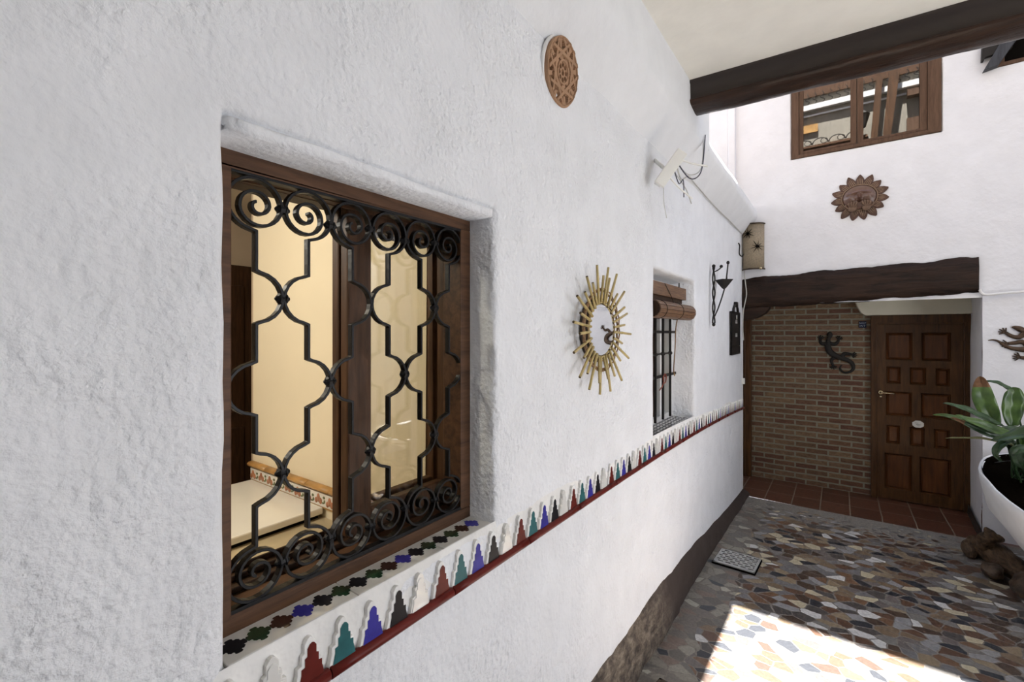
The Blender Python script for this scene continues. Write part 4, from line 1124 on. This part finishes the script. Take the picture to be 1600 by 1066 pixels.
# ------------------------------------------------------------------ lizards
def lizard(name, label, spine, legs, mat, y, spots=None, dr_=None):
    rt = empty(name, (spine[0][0], y, spine[0][1]), label, 'lizard ornament')
    m = M()
    p = smooth_path([(a, b, r) for a, b, r in spine], 7)
    m.tube([(q[0], y - .012, q[1]) for q in p], [max(q[2], .0015) for q in p], 10, flat=.55, up=(0, 1, 0))
    for lg in legs:
        pts = smooth_path([(a, b, (.021 - .003 * i)) for i, (a, b) in enumerate(lg)], 5)
        m.tube([(q[0], y - .010, q[1]) for q in pts], [q[2] for q in pts], 8, flat=.6, up=(0, 1, 0))
        a, b = lg[-1]; pa, pb = lg[-2]; an = math.atan2(b - pb, a - pa)
        for k in range(5):
            t_ = an + (k - 2) * .48; l_ = .042 - .003 * abs(k - 2)
            e = (a + math.cos(t_) * l_, b + math.sin(t_) * l_)
            m.tube([(a, y - .009, b), ((a + e[0]) / 2, y - .010, (b + e[1]) / 2), (e[0], y - .008, e[1])], [.0065, .005, .005], 6)
            m.ell((e[0], y - .008, e[1]), (.0045, .004, .0045), 8, 5)
    m.build('body', mat, rt)
    for (sx, sz, r) in (spots or []):
        mm = M(); mm.ell((sx, y - .022, sz), (r, .004, r), 8, 5); mm.build('back_stud', 'bronze', rt)
lizard('iron_lizard', 'black metal lizard with a curled tail on the brick wall', 
       [(-.083, 1.712, .006), (-.085, 1.695, .022), (-.090, 1.665, .027), (-.098, 1.632, .018), (-.102, 1.60, .024), (-.103, 1.54, .031), (-.082, 1.488, .032), (-.022, 1.443, .028), (.058, 1.412, .023), (.108, 1.375, .019), (.118, 1.325, .016), (.098, 1.290, .014), (.055, 1.272, .012), (.020, 1.285, .011), (.004, 1.315, .009), (.010, 1.345, .007), (.022, 1.352, .005)],
       [[(-.105, 1.585), (-.150, 1.578), (-.172, 1.598), (-.170, 1.630)], [(-.09, 1.585), (-.045, 1.575), (-.018, 1.598), (-.010, 1.625)],
        [(-.02, 1.44), (-.055, 1.425), (-.072, 1.395), (-.060, 1.345)], [(.02, 1.435), (.040, 1.475), (.080, 1.472), (.105, 1.468)]], 'iron_matt', 6.045,
       [(-.108 + .004 * math.sin(k), 1.66 - .027 * k, .0045) for k in range(7)] + [(-.095 + .02 * k, 1.485 - .016 * k, .0045) for k in range(5)])
lizard('bronze_lizard', 'bronze coloured metal lizard above the potted plant on the right wall',
       [(1.118, 1.742, .006), (1.135, 1.742, .015), (1.165, 1.728, .022), (1.195, 1.705, .018), (1.24, 1.69, .024), (1.30, 1.655, .030), (1.315, 1.60, .030), (1.27, 1.572, .028), (1.20, 1.566, .023), (1.14, 1.57, .018), (1.10, 1.583, .014), (1.07, 1.605, .011), (1.04, 1.633, .008), (1.01, 1.641, .006), (.985, 1.636, .003)],
       [[(1.19, 1.70), (1.16, 1.665), (1.12, 1.672), (1.085, 1.70)], [(1.22, 1.58), (1.18, 1.625), (1.14, 1.618), (1.098, 1.612)], [(1.25, 1.69), (1.29, 1.74), (1.33, 1.73), (1.36, 1.76)], [(1.24, 1.57), (1.23, 1.52), (1.19, 1.50), (1.165, 1.505)]], 'bronze', BY - .022)

m = M(); m.tube(smooth_path([(.935, BY - .045, 2.055), (.965, BY - .045, 2.012), (1.1, BY - .04, 2.02), (1.5, BY - .04, 2.04), (2.2, BY - .04, 2.06)], 8), .010, 8)
m.build('conduit_pipe', 'pipe_white', label='thin white conduit crossing the right wall from the lintel end', category='pipe')

# ------------------------------------------------------------------ planter, plant, driftwood
pt = empty('masonry_planter', (1.25, 4.3, 0), 'white plastered masonry planter with a dark oval opening at the right', 'planter')
def oval(cx, cy, rx, ry, z, n=48, p=2.3):
    out = []
    for i in range(n):
        a = 2 * PI * i / n; c, s_ = math.cos(a), math.sin(a)
        out.append((cx + rx * math.copysign(abs(c) ** (2 / p), c), cy + ry * math.copysign(abs(s_) ** (2 / p), s_), z))
    return out
m = M(); n = 48; lv = []
for z, rx, ry, cx, cy in ((0, .26, .44, 1.42, 4.50), (.12, .28, .50, 1.38, 4.50), (.30, .36, .75, 1.32, 4.35), (.52, .46, 1.05, 1.275, 4.15), (.70, .505, 1.28, 1.27, 3.98), (.745, .51, 1.30, 1.27, 3.96), (.752, .505, 1.295, 1.27, 3.96), (.748, .496, 1.286, 1.27, 3.96), (.735, .490, 1.28, 1.27, 3.96)):
    ring = oval(cx, cy, rx, ry, z)
    lv += [(x + noise.noise(Vector((x * 2.4, y * 2.4, z * 2.4))) * .02, y + noise.noise(Vector((x * 2.4 + 5, y * 2.4, z * 2.4))) * .02, zz) for x, y, zz in ring]
K = len(lv) // n
m.add(lv, [(i * n + k, i * n + (k + 1) % n, (i + 1) * n + (k + 1) % n, (i + 1) * n + k) for i in range(K - 1) for k in range(n)], 0, True)
m.build('planter_wall', 'plaster_soft', pt)
m = M(); r1 = oval(1.27, 3.96, .493, 1.283, .747); r2 = oval(1.27, 3.96, .480, 1.27, .70)
m.add(r1 + r2, [(k, (k + 1) % n, n + (k + 1) % n, n + k) for k in range(n)], 0, True)
lv = [(1.27 + (x - 1.27) * q, 3.96 + (y - 3.96) * q, .70 + .02 * (1 - q) + noise.noise(Vector((x * 5 * q, y * 5 * q, 0))) * .012) for q in (1.0, .7, .4, .1) for x, y, z in r2]
m.add(lv, [(i * n + k, i * n + (k + 1) % n, (i + 1) * n + (k + 1) % n, (i + 1) * n + k) for i in range(3) for k in range(n)] + [tuple(range(3 * n, 4 * n))], 0, True)
m.build('soil', 'soil', pt)

pnt = empty('leafy_plant', (1.05, 4.5, .71), 'broad-leaved green plant with one brown-tipped upright leaf in the planter', 'plant')
def leaf(path, w, mat, face=(0, -1, .3), tipmat=None, cup=.25, name='leaf', stem=True, wprof=None):
    """blade along a 3-D path; face = rough direction the upper side looks at"""
    p = [Vector(q) for q in smooth_path(path, 7)]; n = len(p); m = M(); vs = []; F_ = Vector(face)
    cross = (-1, -.6, -.2, 0, .2, .6, 1)
    for i in range(n):
        t_ = i / (n - 1); d = (p[min(i + 1, n - 1)] - p[max(i - 1, 0)]).normalized()
        sd = d.cross(F_); sd = sd.normalized() if sd.length > 1e-4 else Vector((1, 0, 0)); nn = sd.cross(d).normalized()
        if nn.dot(F_) < 0: nn = -nn
        ww = w * (math.sin(PI * min(1, t_ ** .8 * .985 + .015)) ** .75) * (1 - .15 * t_)
        if wprof: ww = w * wprof(t_)
        for c in cross:
            vs.append(p[i] + sd * (ww * c) + nn * (cup * ww * c * c + .004 * math.sin(c * 9 + i * .7) + (-.006 * (c == 0)) * min(1, ww * 30)))
    k = len(cross)
    for i in range(n - 1):
        mi = 1 if (tipmat and i > (n - 1) * .72) else 0
        m.add([vs[i * k + j] for j in range(k)] + [vs[(i + 1) * k + j] for j in range(k)], [(j, j + 1, k + j + 1, k + j) for j in range(k - 1)], mi, True)
    o = m.build(name, [mat] + ([tipmat] if tipmat else []), pnt)
    md = o.modifiers.new('t', 'SOLIDIFY'); md.thickness = .0015
    return o
def stalk(a, b):
    m = M(); a = Vector(a); b = Vector(b); mid = a.lerp(b, .5) + Vector((0, 0, -.02))
    m.tube(smooth_path([a, mid, b], 5), [.006] * 11, 6); m.build('stalk', 'leaf_dark', pnt)
G = (1.0, 4.5, .71)
L = [  # path from stalk end to tip, half width, material, facing, tip material
    ([(.872, 4.5, 1.06), (.845, 4.50, 1.14), (.815, 4.50, 1.24), (.805, 4.5, 1.32), (.800, 4.5, 1.395)], .082, 'leaf_green', (-.2, -1, .1), 'leaf_brown'),
    ([(.965, 4.55, 1.06), (.960, 4.55, 1.14), (.965, 4.55, 1.22), (.970, 4.55, 1.29), (.965, 4.55, 1.325)], .080, 'leaf_green', (.1, -1, .2), None),
    ([(.99, 4.62, 1.20), (.97, 4.6, 1.29), (.92, 4.6, 1.335), (.87, 4.6, 1.355), (.825, 4.6, 1.345)], .030, 'leaf_dark', (0, -.6, 1), None),
    ([(.90, 4.45, 1.07), (.82, 4.42, 1.11), (.74, 4.40, 1.155), (.66, 4.38, 1.19), (.590, 4.36, 1.205)], .040, 'leaf_dark', (-.1, -.8, 1), None),
    ([(.90, 4.40, 1.03), (.80, 4.36, 1.05), (.70, 4.34, 1.085), (.62, 4.33, 1.12), (.53, 4.32, 1.125)], .036, 'leaf_green', (0, -1, .7), None),
    ([(.93, 4.30, 1.04), (.85, 4.27, 1.055), (.77, 4.25, 1.09), (.70, 4.24, 1.12), (.63, 4.23, 1.145)], .046, 'leaf_green', (.1, -1, .8), None),
    ([(.92, 4.32, .99), (.83, 4.29, 1.02), (.75, 4.27, 1.055), (.68, 4.25, 1.095), (.61, 4.24, 1.125)], .034, 'leaf_dark', (0, -1, .6), 'leaf_brown'),
    ([(1.12, 4.15, 1.10), (1.03, 4.15, 1.11), (.95, 4.15, 1.09), (.87, 4.15, 1.05), (.785, 4.15, 1.01)], .062, 'leaf_dark', (-.1, -1, .9), None),
    ([(1.0, 4.4, .93), (.90, 4.37, .965), (.80, 4.35, .985), (.70, 4.35, .98), (.60, 4.35, .962)], .013, 'leaf_dry', (0, -1, .8), None),
    ([(.93, 4.35, .99), (.89, 4.32, .99), (.85, 4.30, .95), (.83, 4.28, .90), (.86, 4.28, .86)], .035, 'leaf_dark', (-.6, -1, .3), None),
    ([(.97, 4.3, .97), (.93, 4.28, .94), (.93, 4.27, .88), (.95, 4.27, .82)], .045, 'leaf_dark', (-.4, -1, .2), None),
    ([(1.12, 4.2, .98), (1.05, 4.2, .995), (.98, 4.2, .985), (.91, 4.2, .965)], .030, 'leaf_bright', (0, -.8, 1), None),
    ([(1.10, 4.5, 1.0), (1.09, 4.5, 1.08), (1.075, 4.5, 1.16), (1.07, 4.5, 1.22)], .06, 'leaf_dark', (-.3, -1, .2), None),
    ([(1.15, 4.4, 1.0), (1.25, 4.38, 1.12), (1.36, 4.36, 1.2), (1.46, 4.34, 1.2)], .06, 'leaf_green', (0, -.7, 1), None),
    ([(1.15, 4.5, 1.05), (1.2, 4.55, 1.2), (1.28, 4.6, 1.33), (1.38, 4.62, 1.4)], .06, 'leaf_green', (-.3, -1, .5), None),
    ([(1.12, 4.2, .95), (1.18, 4.05, 1.05), (1.26, 3.9, 1.1), (1.34, 3.75, 1.08)], .06, 'leaf_green', (0, -.4, 1), None),
    ([(1.05, 4.3, .95), (1.06, 4.2, .93), (1.04, 4.12, .87), (1.05, 4.05, .80)], .05, 'leaf_dark', (-.5, -1, .3), None),
    ([(1.03, 4.30, .80), (1.00, 4.24, .90), (.97, 4.2, .96), (.92, 4.17, .97), (.88, 4.15, .93)], .05, 'leaf_dark', (-.4, -1, .4), None),
    ([(1.05, 4.35, .80), (1.05, 4.28, .92), (1.04, 4.24, 1.02), (1.02, 4.22, 1.08)], .055, 'leaf_green', (-.3, -1, .2), None),
    ([(1.10, 4.25, .80), (1.12, 4.2, .90), (1.12, 4.15, 1.0), (1.10, 4.1, 1.06)], .06, 'leaf_dark', (-.3, -1, .2), None),
    ([(.98, 4.45, .78), (.96, 4.42, .86), (.93, 4.40, .93), (.88, 4.39, .97)], .035, 'leaf_dark', (-.5, -1, .2), None),
    ([(1.02, 4.5, .78), (1.0, 4.48, .90), (.985, 4.46, 1.0), (.98, 4.45, 1.06)], .040, 'leaf_green', (-.2, -1, .1), None),
    ([(1.0, 4.42, 1.0), (.96, 4.40, 1.04), (.90, 4.38, 1.05), (.84, 4.38, 1.03)], .05, 'leaf_dark', (-.2, -1, .6), None),
]
for i, (pth, w, mt_, fc, tm) in enumerate(L):
    leaf(pth, w * (.70 if i < 2 else .74), mt_, fc, tm, wprof=(lambda q: (math.sin(PI * min(1, q * .92 + .08)) ** .6)) if i < 2 else None)
    rr = random.Random(i); stalk((G[0] + rr.uniform(-.06, .10), G[1] + rr.uniform(-.10, .08), .70), pth[0])

m = M()   # driftwood root
dw = smooth_path([(.86, 5.02, .05, .06), (.89, 4.92, .065, .085), (.93, 4.80, .07, .09), (.97, 4.68, .06, .08), (1.0, 4.56, .055, .07), (1.02, 4.48, .05, .045)], 6)
m.tube([q[:3] for q in dw], [q[3] * (1 + .2 * noise.noise(Vector(q[:3]) * 14)) for q in dw], 14)
kn = smooth_path([(.90, 4.80, .10, .07), (.875, 4.76, .17, .055), (.895, 4.74, .215, .045), (.88, 4.74, .255, .03), (.882, 4.74, .27, .012)], 5)
m.tube([q[:3] for q in kn], [q[3] * (1 + .3 * noise.noise(Vector(q[:3]) * 30)) for q in kn], 12)
m.tube([(.90, 4.74, .20), (.94, 4.73, .215), (.965, 4.72, .20)], [.04, .032, .012], 10)
m.tube([(.84, 4.98, .06), (.80, 4.88, .05), (.80, 4.76, .02)], [.05, .06, .03], 10)
o = m.build('driftwood_root', 'drift_wood', label='gnarled dark driftwood root lying at the foot of the white planter', category='driftwood')
o2 = o.modifiers.new('d', 'SUBSURF'); o2.levels = 1; o2.render_levels = 1
m = M(); m.ell((1.0, 4.28, .07), (.10, .12, .085), 22, 14, nz=.25); m.build('round_stone', 'stone_brown', label='rounded brown stone beside the driftwood root', category='stone')
m = M(); m.ell((.86, 4.50, .05), (.06, .08, .05), 20, 12, nz=.3); m.build('flat_stone', 'stone_brown', label='small flat brown stone in front of the driftwood root', category='stone')

# ------------------------------------------------------------------ floor drain covers
def drain(cx, cy, rz, lx, ly, label, mat='steel'):
    rt = empty('drain_cover', (cx, cy, 0), label, 'drain cover')
    rt.rotation_euler = (0, 0, rz)
    m = M(); z0, z1 = .013, .020; nr, nc = 7, 5
    sx, sy = lx / nr, ly / nc
    X = lambda u: cx + u; Yf = lambda v: cy + v
    # bars between rows and staggered webs leave open slots
    rim = .012
    m.box(X(-lx / 2), X(lx / 2), Yf(-ly / 2), Yf(-ly / 2 + rim), z0, z1); m.box(X(-lx / 2), X(lx / 2), Yf(ly / 2 - rim), Yf(ly / 2), z0, z1)
    m.box(X(-lx / 2), X(-lx / 2 + rim), Yf(-ly / 2), Yf(ly / 2), z0, z1); m.box(X(lx / 2 - rim), X(lx / 2), Yf(-ly / 2), Yf(ly / 2), z0, z1)
    iy0 = -ly / 2 + rim; hy = (ly - 2 * rim) / nr; ix0 = -lx / 2 + rim; wx = (lx - 2 * rim)
    for r in range(nr):
        y0 = iy0 + hy * r
        m.box(X(ix0), X(ix0 + wx), Yf(y0), Yf(y0 + hy * .42), z0, z1)
        k = 0; per = wx / nc; x = ix0 - (per / 2 if r % 2 else 0)
        while x < ix0 + wx:
            a = max(ix0, x); b = min(ix0 + wx, x + per * .30)
            if b > a: m.box(X(a), X(b), Yf(y0 + hy * .34), Yf(y0 + hy), z0, z1)
            x += per
    m.build('grate', mat, rt)
    m = M(); m.box(cx - lx / 2 - .006, cx + lx / 2 + .006, cy - ly / 2 - .006, cy + ly / 2 + .006, .0005, .013); m.build('sump_shade_tray', 'black_void', rt)  # black tray under the slots stands in for the shaded pit
drain(-.616, 3.705, -.05, .275, .245, 'pale slotted metal drain cover set in the mosaic beside the left wall')
drain(-.60, 2.08, -.12, .25, .25, 'second drain cover nearer the viewer, cut by the bottom of the picture', 'stone_brown')

# ------------------------------------------------------------------ camera, light, world
cam = bpy.data.cameras.new('camera'); co = bpy.data.objects.new('camera', cam); C.objects.link(co); sc.camera = co
co.location = (0, 0, 1.7); co.rotation_euler = (PI / 2, 0, math.radians(35.76))
cam.sensor_width = 36; cam.sensor_fit = 'HORIZONTAL'; cam.lens = 711 / 1600 * 36; cam.shift_y = -13 / 1600; cam.clip_start = .02; cam.clip_end = 200
su = bpy.data.lights.new('sun', 'SUN'); su.energy = 40; su.angle = math.radians(.6); su.color = (1, .975, .95)
so = bpy.data.objects.new('sun', su); C.objects.link(so)
so.rotation_euler = Vector((-.054, .372, 1.0)).to_track_quat('Z', 'Y').to_euler()
pl_ = bpy.data.lights.new('kitchen_fill_light', 'POINT'); pl_.energy = 62; pl_.color = (1, .95, .84); pl_.shadow_soft_size = .12  # added point light, source out of view, that brightens the kitchen
po = bpy.data.objects.new('kitchen_fill_light', pl_); C.objects.link(po); po.location = (-2.0, -.2, 2.4)
w = bpy.data.worlds.new('world'); sc.world = w; w.use_nodes = True; t = w.node_tree
bg = t.nodes['Background']
tc = node(t, 'ShaderNodeTexCoord'); sx = node(t, 'ShaderNodeSeparateXYZ'); t.links.new(tc.outputs['Generated'], sx.inputs[0])
cr_ = ramp(t, sx.outputs['Z'], [(0.0, (.96, .98, 1.03)), (.14, (.96, .98, 1.03)), (.45, (.17, .205, .29)), (1.0, (.12, .155, .255))])
t.links.new(cr_, bg.inputs['Color']); bg.inputs['Strength'].default_value = 5.0
sc.view_settings.view_transform = 'Standard'; sc.view_settings.look = 'None'; sc.view_settings.gamma = 1; sc.view_settings.exposure = 0.0
sc.view_settings.use_curve_mapping = False
sc.cycles.use_denoising = True
sc.cycles.max_bounces = 10; sc.cycles.diffuse_bounces = 6; sc.cycles.glossy_bounces = 4; sc.cycles.transparent_max_bounces = 12
sc.cycles.sample_clamp_indirect = 8
